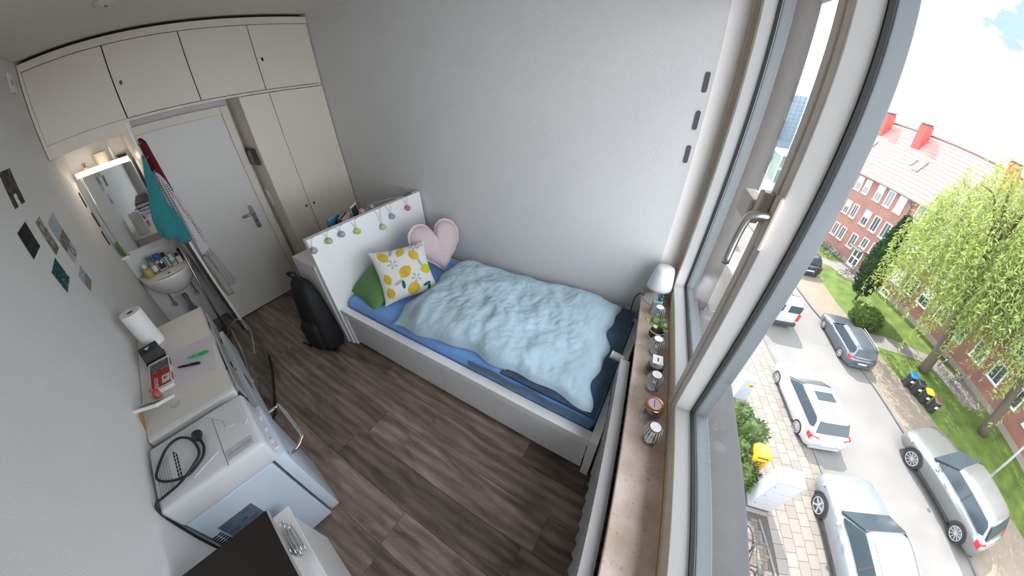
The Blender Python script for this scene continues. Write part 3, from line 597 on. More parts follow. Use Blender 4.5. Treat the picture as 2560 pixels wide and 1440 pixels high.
# on top of the mirror cabinet
t = thing('white_cup', 'plain white cup on top of the mirror cabinet', 'cup', (-.47, .40, 1.613)); bm = BM(); lathe(bm, [(0, 0), (.045, 0), (.050, .10), (.046, .10), (.042, .006), (0, .006)], 20); done('cup', bm, mat('cream ceramic', (.62, .55, .42), .4), t, True, auto=40)
t = thing('tooth_tube', 'slim white tube standing on the mirror cabinet', 'tube', (-.48, .48, 1.613)); bm = BM(); lathe(bm, [(0, 0), (.011, 0), (.010, .10), (.003, .14), (0, .14)], 12); done('tube', bm, M_pl, t, True); 
bm = BM(); lathe(bm, [(0, -.0), (.012, 0), (.012, .018), (0, .018)], 12); done('cap', bm, M_green, t, True, auto=40)
t = thing('dark_bowl', 'small dark bowl at the right end of the mirror cabinet', 'bowl', (-.47, .535, 1.613)); bm = BM(); lathe(bm, [(0, 0), (.02, 0), (.038, .035), (.034, .035), (.018, .006), (0, .006)], 18); done('bowl', bm, mat('dark brown glaze', (.05, .035, .02), .3), t, True, auto=40)
t = thing('brush_cup', 'tiny glass with brushes at the left end of the mirror cabinet', 'glass', (-.45, .27, 1.613)); bm = BM(); lathe(bm, [(0, 0), (.016, 0), (.018, .035), (.015, .035), (.014, .004), (0, .004)], 14); done('glass', bm, M_soap, t, True, auto=40)
for k in range(3):
    bm = BM(); cyl(bm, (0, 0, .008), (.012*math.cos(k*2.1), .012*math.sin(k*2.1), .07), .002, .003, 6); done('brush', bm, mat('brush handle', (.20, .13, .06), .5), t)
# steel mop leaning in the niche, and the clear plastic cover, hoses
mp_ = thing('floor_mop', 'mop with steel pole and dark red head leaning in the wash niche', 'mop', (0, 0, 0))
bm = BM(); tube(bm, [(-.10, .475, .06), (-.115, .505, .45), (-.13, .565, 1.18)], .009, 8); done('pole', bm, M_steel, mp_, True)
bm = BM(); tube(bm, [(-.09, .50, .12), (-.06, .48, .05), (-.05, .40, .02)], .012, 8, k=3); box(bm, (-.14, .36, .001), (-.02, .50, .03), .01); done('head', bm, mat('dark red plastic', (.14, .03, .04), .5), mp_, True)
for k in range(5):
    bm = BM(); tube(bm, [(-.10+k*.02, .46, .10), (-.08+k*.03, .42-.01*k, .06), (-.04+k*.04, .39-.03*(k % 2), .006)], .010, 6, k=3); done('mop_strand', bm, mat('dark grey yarn', (.035, .035, .04), .9), mp_, True)
M_clear = glass_mat('clear plastic', (.93, .95, .95), 1.6)
pcv = thing('plastic_cover', 'clear plastic sleeve lying on the floor in front of the desk', 'plastic sleeve', (0, 0, 0))
def sleeve(u, v):
    th = 2*PI*v; c = Vector((.12, .545)).lerp(Vector((1.20, .36)), u); r = .085*(math.sin(PI*min(1, u*1.2+.12)))**.5*(1-.3*u)+.01
    return (c.x+.02*math.sin(u*9), c.y+r*math.cos(th)*(1+.12*math.sin(3*th+u*5)), .16+.0*u+r*1.6*math.sin(th)*(1-.2*math.sin(2*th))+.0)
bm = BM(); grid(bm, sleeve, 36, 22); bmesh.ops.remove_doubles(bm, verts=bm.verts, dist=.0005); done('sleeve', bm, M_clear, pcv, True)
bm = BM(); tube(bm, [(.14, .50, .22), (.20, .57, .26), (.40, .575, .25), (.56, .53, .24), (.70, .47, .22)], .006, 6, k=4); tube(bm, [(.15, .49, .20), (.35, .46, .22), (.62, .41, .2), (.80, .36, .19), (.90, .33, .2)], .006, 6, k=4); done('seam', bm, mat('milky plastic', (.50, .52, .52), .25, trans=.4), pcv, True)
hs_ = thing('drain_hose', 'black drain hose curving along the floor beside the desk', 'hose', (0, 0, 0))
bm = BM(); tube(bm, [(.55, .56, .03), (.75, .50, .05), (.98, .415, .08), (1.18, .34, .12), (1.33, .285, .17), (1.44, .20, .24)], .010, 8, k=5); done('hose', bm, M_black, hs_, True)
h2 = thing('corrugated_hose', 'grey corrugated hose arching from the desk to the appliance', 'hose', (0, 0, 0))
P_ = smooth_path([(1.02, .21, .46), (1.08, .275, .50), (1.20, .305, .47), (1.33, .275, .40), (1.42, .215, .34)], 12)
bm = BM(); tube(bm, P_, lambda t: .012+.0022*math.sin(t*150), 10); done('hose', bm, mat('dark grey rubber', (.08, .085, .09), .6), h2, True)
# ------------------------------------------------------------------ desk along the left wall (frame of the wall: x along it, y off it)
dk_ = lthing('desk', 'narrow white desk along the left wall', 'desk', 0, 0, 0)
M_desk = mat('white desk laminate', (.70, .66, .60), .4)
bm = BM(); box(bm, (.62, .003, .715), (1.555, .392, .745), .0); done('tabletop', bm, M_desk, dk_)
bm = BM(); box(bm, (1.545, .003, .706), (1.585, .396, .7465), .008); done('end_lip', bm, M_white, dk_)
for a in (.635, 1.52):
    bm = BM(); box(bm, (a, .01, 0), (a+.018, .37, .714)); done('side_panel', bm, M_white, dk_)
bm = BM(); box(bm, (.654, .01, .55), (1.519, .355, .566)); done('shelf', bm, M_white, dk_)
bm = BM(); box(bm, (.66, .395, .60), (1.50, .405, .70), .003); ra = done('front_rail', bm, mat('grey metal rail', (.50, .52, .54), .35, .4), dk_)
for a in (.92, 1.20):
    bm = BM(); box(bm, (a, .405, .63), (a+.05, .4085, .642)); done('slot', bm, M_gap, ra)
bm = BM(); box(bm, (.60, .38, .30), (1.50, .41, .50), .003); done('lower_panel', bm, mat('bluish white panel', (.56, .60, .63), .4), dk_)
# paper towel, hole punch, papers, pens, frame
pr = lthing('paper_towel_roll', 'white kitchen roll standing at the far end of the desk', 'paper roll', .795, .105, .746)
bm = BM(); lathe(bm, [(.020, .002), (.056, .002), (.058, .006), (.058, .234), (.056, .238), (.020, .238), (.018, .236), (.018, .004), (.020, .002)], 32); done('roll', bm, mat('paper towel', (.80, .79, .78), .95, bump=(90, .25)), pr, True, auto=40)
bm = BM(); lathe(bm, [(.0175, .003), (.0175, .236), (.015, .236), (.015, .003), (.0175, .003)], 18); done('core', bm, mat('cardboard', (.22, .16, .11), .9), pr, True, auto=40)
hpn = lthing('hole_punch', 'black hole punch between the kitchen roll and the red box', 'hole punch', .965, .095, .746, rot=.10)
bm = BM(); box(bm, (-.035, -.05, .001), (.045, .055, .014), .003); done('base', bm, M_black, hpn)
bm = BM(); hexa(bm, [(-.03, -.048, .02), (.035, -.048, .015), (.035, .052, .015), (-.03, .052, .02), (-.045, -.045, .075), (.015, -.045, .062), (.015, .05, .062), (-.045, .05, .075)]); done('lever', bm, M_black, hpn)
bm = BM(); prism(bm, [(-.018, -.014), (.004, -.002), (-.018, .014)], 0, .002, M=Matrix.Translation((-.004, -.002, .0695)) @ Matrix.Rotation(.18, 4, 'Y')); done('arrow_mark', bm, M_lab, hpn)
sh = lthing('paper_sheet', 'white sheet of paper under the pens on the desk', 'paper', 1.17, .265, .746, rot=-.12)
bm = BM(); box(bm, (-.165, -.125, 0), (.165, .115, .0008)); done('sheet', bm, mat('office paper', (.66, .62, .66), .85), sh)
rb = lthing('parcel_box', 'flat red and white printed box beside the wall on the desk', 'box', 1.165, .112, .746, rot=-.02)
bm = BM(); box(bm, (-.135, -.052, 0), (.135, .055, .021), .001); done('carton', bm, mat('white carton', (.68, .67, .66), .6), rb)
def redp(u, v):
    if v > .62: return (.22, .19, .18) if (noise.noise(Vector((u*9, v*14, 0))) > 0) else (.10, .085, .08)
    if .56 < u < .96 and .08 < v < .36:
        return (.10, .09, .08) if (.66 < u < .86 and .2 < v < .3 and noise.noise(Vector((u*30, v*30, 0))) > -.1) else (.66, .62, .56)
    return (.42, .045, .035)
pp = picture('printed_panel', .095, .225, 24, 48, redp, rb, Matrix.Translation((.0, .003, .0212)) @ Matrix.Rotation(PI/2, 4, 'Z'))
text_mesh('lettering', 'ALBOZO', .026, M_lab, rb, (.075, -.018, .0224), (0, 0, PI))
bm = BM(); box(bm, (.02, .0551, .004), (.09, .0556, .017)); done('side_print', bm, mat('crimson print', (.33, .02, .05), .5), rb)
bm = BM(); box(bm, (-.12, .0551, .004), (-.05, .0556, .017)); done('side_picture', bm, mat('dark print', (.06, .04, .04), .5), rb)
def pen(name, label, a0, b0, a1, b1, r, m, mc_, cat='pen'):
    t = lthing(name, label, cat, a0, b0, .7485+r, 'pens on the desk', rot=math.atan2(b1-b0, a1-a0)); Lg = math.hypot(a1-a0, b1-b0)
    bm = BM(); loft(bm, [[(x, q*math.cos(2*PI*i/12), q*math.sin(2*PI*i/12)) for i in range(12)] for x, q in ((0, r*.35), (.012, r*.7), (.03, r), (Lg*.6, r))]); done('barrel', bm, m, t, True, auto=40)
    bm = BM(); loft(bm, [[(x, q*math.cos(2*PI*i/12), q*math.sin(2*PI*i/12)) for i in range(12)] for x, q in ((Lg*.6, r*1.12), (Lg-.004, r*1.1), (Lg, r*.7))]); c = done('pen_cap', bm, mc_, t, True, auto=40)
    bm = BM(); box(bm, (Lg*.62, -.002, r*1.05), (Lg-.006, .002, r*1.5)); done('clip', bm, mc_, c)
pen('highlighter', 'bright green highlighter pen on the desk', 1.145, .249, 1.182, .356, .0068, mat('green translucent plastic', (.03, .50, .16), .3, trans=.2), mat('green plastic', (.01, .36, .09), .35))
pen('marker_pen', 'black marker pen lying in front of the green one', 1.177, .195, 1.243, .302, .0065, mat('black purple plastic', (.020, .012, .020), .4), MATS['black purple plastic'])
fr = lthing('picture_frame', 'white picture frame seen from above with a wooden easel leg', 'picture frame', 1.345, .085, .748, rot=-.42)
FM = Matrix.Translation((0, 0, .0)) @ Matrix.Rotation(1.0, 4, 'Y')
for lo, hi in (((-.006, -.075, .0), (.006, .075, .018)), ((-.006, -.075, .125), (.006, .075, .143)), ((-.006, -.075, .018), (.006, -.058, .125)), ((-.006, .058, .018), (.006, .075, .125))):
    bm = BM(); box(bm, lo, hi, .001, M=FM); done('frame_bar', bm, M_white, fr)
bm = BM(); box(bm, (-.003, -.058, .018), (.001, .058, .125), M=FM); done('photo', bm, mat('grey photo', (.18, .17, .19), .4), fr)
bm = BM(); box(bm, (.0065, -.07, .005), (.010, .07, .138), M=FM); done('back_board', bm, M_lab, fr)
bm = BM(); hexa(bm, [(.165, -.040, .0), (.173, -.040, .0), (.173, -.014, .0), (.165, -.014, .0), (.088, -.034, .047), (.096, -.034, .049), (.096, -.016, .049), (.088, -.016, .047)]); done('easel_leg', bm, mat('beech wood', (.40, .22, .10), .6, bump=(40, .05)), fr)
ph = lthing('pink_figure', 'small pink rounded figure beside the picture frame', 'figurine', 1.322, .085, .746)
bm = BM(); sphere(bm, (0, 0, .022), .022, 16, 10, (1.15, .9, 1)); done('body', bm, mat('pink plastic', (.52, .12, .13), .4), ph, True)
bm = BM(); sphere(bm, (-.018, -.010, .044), .010, 10, 8); sphere(bm, (-.018, .012, .044), .009, 10, 8); done('ears', bm, MATS['pink plastic'], ph, True)
gc = lthing('glass_tealight', 'small clear glass dish near the desk edge', 'glass', 1.452, .150, .7465)
bm = BM(); lathe(bm, [(0, 0), (.020, 0), (.024, .016), (.021, .016), (.018, .003), (0, .003)], 20); done('dish', bm, glass_mat('clear glass', (.97, .98, .98), 1.5), gc, True, auto=40)
# ------------------------------------------------------------------ compact appliance with cable on top
ap = lthing('compact_appliance', 'white compact kitchen appliance with moulded lid beside the desk', 'appliance', 1.605, .02, 0)
M_app = mat('bluish white enamel', (.62, .70, .80), .3, coat=.15)
M_lid = mat('warm white plastic', (.66, .66, .67), .35)
bm = BM(); box(bm, (.06, .0, .01), (.395, .365, .64), .006); done('body', bm, M_app, ap)
bm = BM(); box(bm, (.050, -.012, .635), (.400, .402, .775), .022, seg=3); lid = done('lid', bm, M_lid, ap, True, auto=35)
bm = BM(); box(bm, (.056, .375, .04), (.400, .425, .655), .010); dr = done('door', bm, M_app, ap, True, auto=35)
bm = BM(); box(bm, (.10, .385, .655), (.36, .420, .664), .004); done('grip_strip', bm, mat('lilac white plastic', (.66, .63, .72), .3), dr)
for a in (.15, .23, .31):
    bm = BM(); sphere(bm, (a, .405, .664), .012, 12, 6, (1.6, .8, .5)); done('grip_bump', bm, MATS['lilac white plastic'], dr, True)
bm = BM(); tube(bm, [(.085, .425, .60), (.085, .475, .605), (.10, .490, .61), (.325, .507, .61), (.352, .497, .61), (.375, .470, .605), (.380, .425, .60)], .0075, 10, k=3); done('chrome_rail', bm, M_chrome, dr, True)
bm = BM(); box(bm, (.056, .262, .7752), (.394, .2645, .7757)); done('lid_seam', bm, mat('seam shade', (.22, .22, .23), .6), lid)
bm = BM(); prism(bm, [(.07, .235), (.075, .285), (.235, .385), (.255, .370)], .7755, .780); done('raised_wedge', bm, M_lid, lid)
bm = BM(); prism(bm, [(.12, .09), (.10, .23), (.30, .25), (.345, .14)], .7755, .7785); done('raised_panel', bm, M_lid, lid)
bm = BM(); box(bm, (.10, .30, .7755), (.215, .375, .778), .001); done('hatch', bm, M_lid, lid)
bm = BM(); box(bm, (.325, .270, .7755), (.375, .372, .7768), .0005); cpn = done('control_panel', bm, mat('panel grey', (.56, .57, .58), .4), lid)
for k, b in enumerate((.285, .335, .357)):
    bm = BM(); lathe(bm, [(.009, .0), (.009, .0015), (.006, .0015), (.006, 0), (.009, 0)], 16, (.35, b, .7768)); done('button', bm, M_grey, cpn)
for k, b in enumerate((.303, .312, .321)):
    bm = BM(); cyl(bm, (.35, b, .7768), (.35, b, .7776), .0022, n=8); done('indicator', bm, M_black, cpn)
for k in range(6):
    bm = BM(); box(bm, (.15, .012+k*.010, .7755), (.34, .0145+k*.010, .7772)); done('vent_rib', bm, mat('rib shade', (.40, .41, .42), .5), lid)
for k in range(2):
    for j in range(8):
        bm = BM(); box(bm, (.155+j*.020, .088+k*.010, .7755), (.170+j*.020, .093+k*.010, .7764)); done('slot', bm, M_gap, lid)
bm = BM(); box(bm, (.3955, .05, .40), (.3965, .20, .515), .0); pl_ = done('rating_plate', bm, mat('slate label', (.13, .16, .21), .5), ap)
text_mesh('lettering', 'CE', .020, M_black, pl_, (.3972, .135, .455), (PI/2, 0, PI/2))
for k, (b, z, w) in enumerate(((.075, .50, .035), (.075, .488, .045), (.075, .474, .03), (.082, .44, .05), (.082, .428, .04), (.165, .495, .03), (.165, .43, .045), (.165, .418, .03))):
    bm = BM(); box(bm, (.3965, b-w/2, z), (.397, b+w/2, z+.005)); done('print_line', bm, mat('label print', (.05, .07, .10), .6), pl_)
for k in range(8):
    for j in range(2):
        bm = BM(); box(bm, (.3955, .004+j*.022, .36+k*.016), (.3965, .022+j*.022, .369+k*.016)); done('grille_slot', bm, M_gap, ap)
cb = lthing('power_cable', 'black power cable with plug coiled on the appliance lid', 'cable', 0, 0, 0)
bm = BM(); tube(bm, [(1.80, .225, .793), (1.855, .229, .7895), (1.903, .207, .7895), (1.932, .145, .7895), (1.898, .072, .7895), (1.848, .036, .7895), (1.785, .060, .7895), (1.732, .099, .7895), (1.722, .150, .7895), (1.772, .193, .7895), (1.875, .212, .801), (1.925, .17, .8005), (1.945, .11, .7895), (1.955, .05, .7895), (1.965, .014, .7895), (1.985, .006, .74), (2.00, .004, .60), (2.012, .006, .42)], .0052, 8, k=6); done('cord', bm, M_black, cb, True)
bm = BM(); lathe(bm, [(0, 0), (.020, 0), (.021, .012), (.016, .03), (.009, .042), (0, .042)], 18); bmesh.ops.transform(bm, matrix=Matrix.Translation((1.770, .222, .800)) @ Matrix.Rotation(PI/2, 4, 'Y') @ Matrix.Scale(.95, 4), verts=bm.verts); pg = done('plug', bm, M_black, cb, True, auto=40)
for k in (-1, 1):
    bm = BM(); cyl(bm, (1.770, .222+k*.009, .800), (1.752, .222+k*.009, .800), .0024, n=8); done('plug_pin', bm, M_chrome, pg)
wc = lthing('wall_cable', 'black cable loop hanging by the wall behind the appliance', 'cable', 0, 0, 0)
bm = BM(); tube(bm, [(2.03, .006, .40), (2.05, .02, .34), (2.08, .03, .33), (2.09, .012, .38), (2.06, .008, .42), (2.04, .02, .38), (2.07, .04, .30), (2.05, .02, .10), (2.03, .02, .008)], .006, 8, k=5); done('cord', bm, M_black, wc, True)
# ------------------------------------------------------------------ low cabinet and brown board near the camera
lc = lthing('low_cabinet', 'low white cabinet against the left wall nearest the camera', 'cabinet', 2.06, .004, 0)
bm = BM(); box(bm, (.03, 0, .0), (.90, .30, .43), .003); done('body', bm, M_white, lc)
bm = BM(); box(bm, (.025, 0, .431), (.905, .318, .450), .003); done('top', bm, M_white, lc)
uc = lthing('upper_box', 'white box on the low cabinet carrying the brown board', 'box', 2.36, .004, .451)
bm = BM(); box(bm, (0, 0, 0), (.58, .29, .325), .003); done('box', bm, M_white, uc)
bb = lthing('brown_board', 'dark brown board with pale edge in the lower left corner', 'board', 2.285, .004, .778)
bm = BM(); box(bm, (0, 0, 0), (.66, .336, .018), .001); done('panel', bm, mat('dark brown laminate', (.020, .013, .012), .5, bump=(50, .04)), bb)
bm = BM(); box(bm, (0, .3362, .0), (.66, .339, .0185)); done('edge_band', bm, mat('pinkish edge band', (.42, .36, .36), .5), bb)
dsh = lthing('plastic_dish', 'clear plastic dish on the low white cabinet', 'dish', 2.235, .23, .452)
bm = BM(); lathe(bm, [(0, 0), (.05, 0), (.06, .03), (.058, .03), (.048, .003), (0, .003)], 24, sx=1.2); done('dish', bm, M_clear, dsh, True, auto=40)
cl = lthing('chrome_clip', 'chrome wire hanger clip beside the brown board', 'clip', 2.22, .275, .46, rot=.2)
for k in range(3):
    bm = BM(); tube(bm, [(.02*k+.06, -.03+.01*k, .004), (-.04+.02*k, .0+.008*k, .03), (-.055+.02*k, .012+.008*k, .032), (-.05+.02*k, .02+.008*k, .03), (.08+.01*k, -.01+.012*k, .006)], .0035, 8, k=4); done('wire', bm, M_chrome, cl, True)
# ------------------------------------------------------------------ pictures on the walls
def wallcard(a, z, w, h, fn, label, tilt=0., group='postcards on the left wall', nx=26, ny=26):
    t = lthing('postcard', label, 'postcard', a, .0012, z, group)
    picture('print', w, h, nx, ny, fn, t, Matrix.Rotation(PI, 4, 'Z') @ Matrix.Rotation(PI/2, 4, 'X') @ Matrix.Rotation(tilt, 4, 'Z'))
nz = lambda u, v, s, k=0: noise.noise(Vector((u*s, v*s, k)))
mixc = lambda a, b, t: tuple(x+(y-x)*max(0, min(1, t)) for x, y in zip(a, b))
wallcard(.925, 1.795, .18, .165, lambda u, v: (.75, .74, .74) if (abs(u-.45) < .13 and v < .34 and nz(u, v, 9) > -.35) else mixc((.035, .025, .022), (.14, .11, .10), nz(u, v, 5)+v*.5), 'dark postcard with a small white figure, topmost on the left wall', -.04)
wallcard(1.062, 1.582, .165, .125, lambda u, v: mixc((.008, .010, .010), (.055, .065, .055), (nz(u, v, 9)+.2) if v < .5 else 0), 'almost black landscape postcard on the left wall', .04)
wallcard(.798, 1.520, .105, .178, lambda u, v: mixc((.42, .40, .34), (.12, .11, .07), nz(u*1.2, v, 6, 2)*2+.6+.4*(v < .3)), 'narrow brown and green landscape postcard on the left wall', .05)
wallcard(.582, 1.438, .182, .245, lambda u, v: mixc((.36, .41, .45), (.46, .50, .54), nz(u, v, 5)) if v > .58 else (mixc((.13, .10, .09), (.34, .30, .28), nz(u, v, 10)+.3) if v > .28 else ((.08, .08, .09) if abs(math.hypot(u-.55, (v-.15)*1.5)-.16) < .03 else (.46, .44, .46))), 'tall pale blue and brown postcard on the left wall nearest the niche', .09)
wallcard(.960, 1.362, .160, .118, lambda u, v: (.45, .46, .46) if (v < .45 and nz(u, v, 13) > .38) else mixc((.008, .05, .055), (.05, .15, .145), nz(u, v, 9)+.25), 'dark teal postcard, lower of the two beneath the black one', .10)
wallcard(.667, 1.216, .138, .105, lambda u, v: mixc((.20, .32, .40), (.48, .52, .54), nz(u, v, 8, 3)*1.6+.4) if v > .5 else mixc((.25, .21, .17), (.34, .29, .23), nz(u, v, 20)), 'small beach postcard with blue sky, lowest on the left wall', .10)
for k, (a, z) in enumerate(((-.385, 1.452), (-.425, 1.280), (-.375, 1.137))):
    t = lthing('photo_strip', ('upper', 'middle', 'lower')[k]+' of three dark photo strips beside the niche mirror', 'photo strip', a, .0012, z, 'photo strips in the wash niche')
    picture('print', .05, .115, 8, 16, lambda u, v: mixc((.03, .028, .022), (.10, .095, .08), nz(u, v, 7, k)), t, Matrix.Rotation(PI, 4, 'Z') @ Matrix.Rotation(PI/2, 4, 'X'))
t = lthing('green_bottle', 'green tube standing in the niche corner beside the mirror', 'tube', -.46, .03, .93); bm = BM(); lathe(bm, [(0, 0), (.014, 0), (.014, .09), (.008, .12), (0, .12)], 12); done('tube', bm, mat('leaf green plastic', (.09, .19, .03), .4), t, True)
bm = BM(); box(bm, (-.03, -.029, -.02), (.03, .03, 0)); done('ledge', bm, M_white, t)
for k, z in enumerate((1.865, 1.695, 1.530)):
    t = thing('wall_magnet', ('top', 'middle', 'bottom')[k]+' of three dark grey strips on the bed wall by the window', 'strip', (3.112, W-.0012, z), 0, 'strips on the bed wall')
    bm = BM(); prism(bm, [(.011*math.cos(q)+(0), (.034 if math.sin(q) > 0 else -.034)+.011*math.sin(q)) for q in [2*PI*i/16 for i in range(16)]], 0, .004, M=Matrix.Rotation(PI/2, 4, 'X')); done('strip', bm, mat('graphite strip', (.10, .10, .105), .4), t)
t = thing('ceiling_rose', 'round white lamp rose on the ceiling', 'ceiling fixture', (.835, .60, H)); bm = BM(); lathe(bm, [(0, -.001), (.055, -.001), (.055, -.012), (.03, -.022), (0, -.022)], 24); done('rose', bm, M_ceil, t, True, auto=40)
bm = BM(); cyl(bm, (0, 0, -.022), (0, 0, -.03), .008, n=10); done('cable_outlet', bm, M_steel, t)
t = lthing('wall_socket_box', 'small white cable box high on the left wall beside the cupboards', 'socket', .25, .001, 2.29); bm = BM(); box(bm, (-.05, 0, -.06), (.05, .012, .06), .003); done('cover', bm, M_white, t)
bm = BM(); cyl(bm, (0, .012, .0), (0, .014, 0), .018, n=14); done('outlet', bm, mat('socket shade', (.45, .44, .42), .5), t)
t = thing('intercom', 'black intercom panel on the wardrobe side beside the door', 'intercom', (-.15, 1.3845, 1.385)); bm = BM(); box(bm, (-.075, -.028, -.068), (.075, 0, .068), .004); done('case', bm, M_black, t)
bm = BM(); box(bm, (-.055, -.0295, -.05), (.04, -.0285, .05)); done('screen', bm, mat('grey screen', (.10, .105, .10), .2), t)
t = thing('light_switch', 'double white light switch below the intercom', 'light switch', (-.20, 1.3845, 1.0)); bm = BM(); box(bm, (-.04, -.008, -.08), (.04, 0, .08), .003); pl2 = done('plate', bm, M_white, t)
for z in (-.04, .04):
    bm = BM(); box(bm, (-.028, -.013, z-.03), (.028, -.008, z+.03), .003); done('rocker', bm, M_white, pl2)
# ------------------------------------------------------------------ window sill things
lm = wthing('table_lamp', 'white mushroom-shaped table lamp at the far end of the sill', 'lamp', 2.085, -.205, ZS)
M_opal = mat('opal white plastic', (.80, .80, .82), .35, spec=.4)
bm = BM(); lathe(bm, [(0, 0), (.074, 0), (.076, .006), (.068, .016), (.05, .028), (.025, .05), (.016, .09), (.016, .14), (0, .14)], 32); done('base', bm, M_opal, lm, True)
bm = BM(); lathe(bm, [(.074, .108), (.077, .108), (.075, .122), (.060, .225), (.052, .252), (.036, .262), (0, .265)], 32); lathe(bm, [(.074, .108), (.072, .122), (.056, .225), (0, .25)], 32); done('shade', bm, M_opal, lm, True)
bm = BM(); tube(bm, [(-.07, .01, .01), (-.10, .02, .012), (-.122, .03, -.06), (-.12, .035, -.25), (-.125, .02, -.45), (-.10, .0, -.58), (-.11, -.1, -.60), (-.13, -.22, -.61)], .0032, 6, k=6); done('cord', bm, M_black, lm, True)
bx = wthing('gift_box', 'pale mint cardboard box in front of the table lamp', 'box', 1.945, -.205, ZS)
bm = BM(); box(bm, (-.026, -.020, 0), (.026, .020, .098), .001); done('carton', bm, mat('mint carton', (.36, .50, .42), .6), bx)
bm = BM(); box(bm, (-.0265, -.0150, .02), (-.0261, .015, .08)); done('side_print', bm, mat('grey green print', (.12, .19, .17), .5), bx)
gf = wthing('glass_figurine', 'blue glass animal figurine on the mint box', 'figurine', 1.945, -.195, ZS+.0985)
M_bg = mat('blue glass', (.03, .22, .34), .08, trans=.6)
bm = BM(); sphere(bm, (.0, 0, .014), .014, 14, 10, (1.1, .9, 1)); done('body', bm, M_bg, gf, True)
bm = BM(); sphere(bm, (.004, .006, .034), .010, 12, 8); tube(bm, [(-.01, 0, .02), (-.018, .006, .035), (-.012, .012, .042)], .004, 6, k=3); done('head', bm, M_bg, gf, True)
M_crys = glass_mat('cut crystal', (.95, .96, .97), 2.0)
M_crysw = mat('frosted glass', (.90, .90, .92), .25, trans=.2, ior=1.3)
def crystal(s, d, label):
    t = wthing('crystal_lamp', label, 'glass lamp', s, d, ZS, 'small crystal lamps on the sill', rot=s*3)
    bm = BM(); lathe(bm, [(0, 0), (.033, 0), (.033, .007), (.022, .012), (0, .013)], 6); done('foot', bm, M_crys, t)
    bm = BM(); lathe(bm, [(.020, .012), (.012, .022), (.006, .032), (.006, .05), (.010, .056), (0, .058)], 16); done('stem', bm, M_crysw, t, True)
    bm = BM(); lathe(bm, [(.038, .052), (.0385, .060), (.030, .098), (.0265, .110), (.025, .1105)], 72, flute=(18, .022)); lathe(bm, [(.035, .053), (.026, .105)], 36); done('shade', bm, M_crys, t, True)
    for k in range(18):
        a = 2*PI*k/18; bm = BM(); tube(bm, [(.0392*math.cos(a), .0392*math.sin(a), .054), (.0315*math.cos(a), .0315*math.sin(a), .097), (.0268*math.cos(a), .0268*math.sin(a), .110)], .0013, 4); done('cut_rib', bm, M_crysw, t)
    bm = BM(); lathe(bm, [(0, .1108), (.0215, .1108), (.0215, .1125), (0, .1125)], 24); done('cap_sticker', bm, M_lab, t)
crystal(1.868, -.195, 'small crystal lamp in front of the mint box, farthest of four')
crystal(1.595, -.195, 'small crystal lamp right in front of the potted plant')
crystal(1.352, -.195, 'small crystal lamp between the candle and the copper-lidded jar')
crystal(1.082, -.188, 'small crystal lamp nearest the camera on the sill')
pt_ = wthing('potted_plant', 'small round-leaved plant in a white pot with dark band on the sill', 'plant', 1.712, -.195, ZS)
bm = BM(); lathe(bm, [(0, 0), (.030, 0), (.034, .004), (.041, .070), (.038, .070), (.036, .062), (0, .062)], 28); po = done('pot', bm, M_opal, pt_, True, auto=40)
bm = BM(); lathe(bm, [(.0367, .026), (.0412, .066)], 28); done('band', bm, mat('oxblood band', (.07, .014, .012), .5), po, True)
bm = BM(); lathe(bm, [(0, .0625), (.0355, .0625)], 20); done('soil', bm, mat('soil', (.05, .03, .02), .95), po)
for k, (x, y, z, r, c) in enumerate(((-.055, .025, .10, .019, 0), (-.022, .022, .115, .021, 1), (.006, .028, .12, .022, 1), (-.020, -.010, .10, .016, 2), (.034, .012, .105, .018, 1), (.038, -.018, .09, .017, 2), (.012, .0, .108, .014, 1))):
    bm = BM(); lathe(bm, [(0, 0), (r*.6, .0012), (r, .0), (r*.6, -.0015), (0, -.002)], 18)
    bmesh.ops.transform(bm, matrix=Matrix.Translation((x, y, z)) @ Matrix.Rotation(.45*math.sin(k*2.2), 4, 'X') @ Matrix.Rotation(.5*math.cos(k*1.7), 4, 'Y'), verts=bm.verts)
    lf = done('leaf', bm, mat('leaf %d' % c, ((.30, .34, .03), (.13, .24, .05), (.36, .46, .20))[c], .4), pt_, True)
    bm = BM(); tube(bm, [(x*.15, y*.15, .062), (x*.6, y*.6, z-.02), (x, y, z-.001)], .0014, 5, k=3); done('stem', bm, mat('leaf stem', (.22, .22, .05), .5), lf, True)
cj = wthing('jar_candle', 'clear glass candle jar with a white price card on top', 'candle', 1.465, -.188, ZS)
bm = BM(); lathe(bm, [(0, 0), (.046, 0), (.046, .006), (0, .006)], 28); done('wooden_coaster', bm, mat('pale wood', (.50, .40, .24), .6), cj, True, auto=40)
bm = BM(); lathe(bm, [(0, .0065), (.034, .0065), (.038, .012), (.039, .092), (.0365, .092), (.0355, .014), (0, .010)], 32); done('glass', bm, M_crys, cj, True, auto=40)
bm = BM(); lathe(bm, [(0, .0145), (.0345, .0145), (.0345, .066), (0, .067)], 28); done('wax', bm, mat('grey wax', (.52, .52, .53), .5), cj, True, auto=40)
bm = BM(); lathe(bm, [(.0396, .024), (.0396, .060)], 10); done('dark_label', bm, mat('charcoal label', (.06, .06, .07), .5), cj, True)
bm = BM(); box(bm, (-.026, -.030, .0925), (.022, .030, .0933)); tg = done('price_card', bm, M_lab, cj)
bm = BM(); box(bm, (-.004, -.012, .0934), (.002, .012, .0936)); done('print_line', bm, M_black, tg)
bm = BM(); lathe(bm, [(.005, .0934), (.005, .0937), (.003, .0937), (.003, .0934)], 12, (.012, -.020, 0)); done('print_ring', bm, M_grey, tg)
jr = wthing('storage_jar', 'glass jar of seashells with a copper lid', 'jar', 1.188, -.197, ZS)
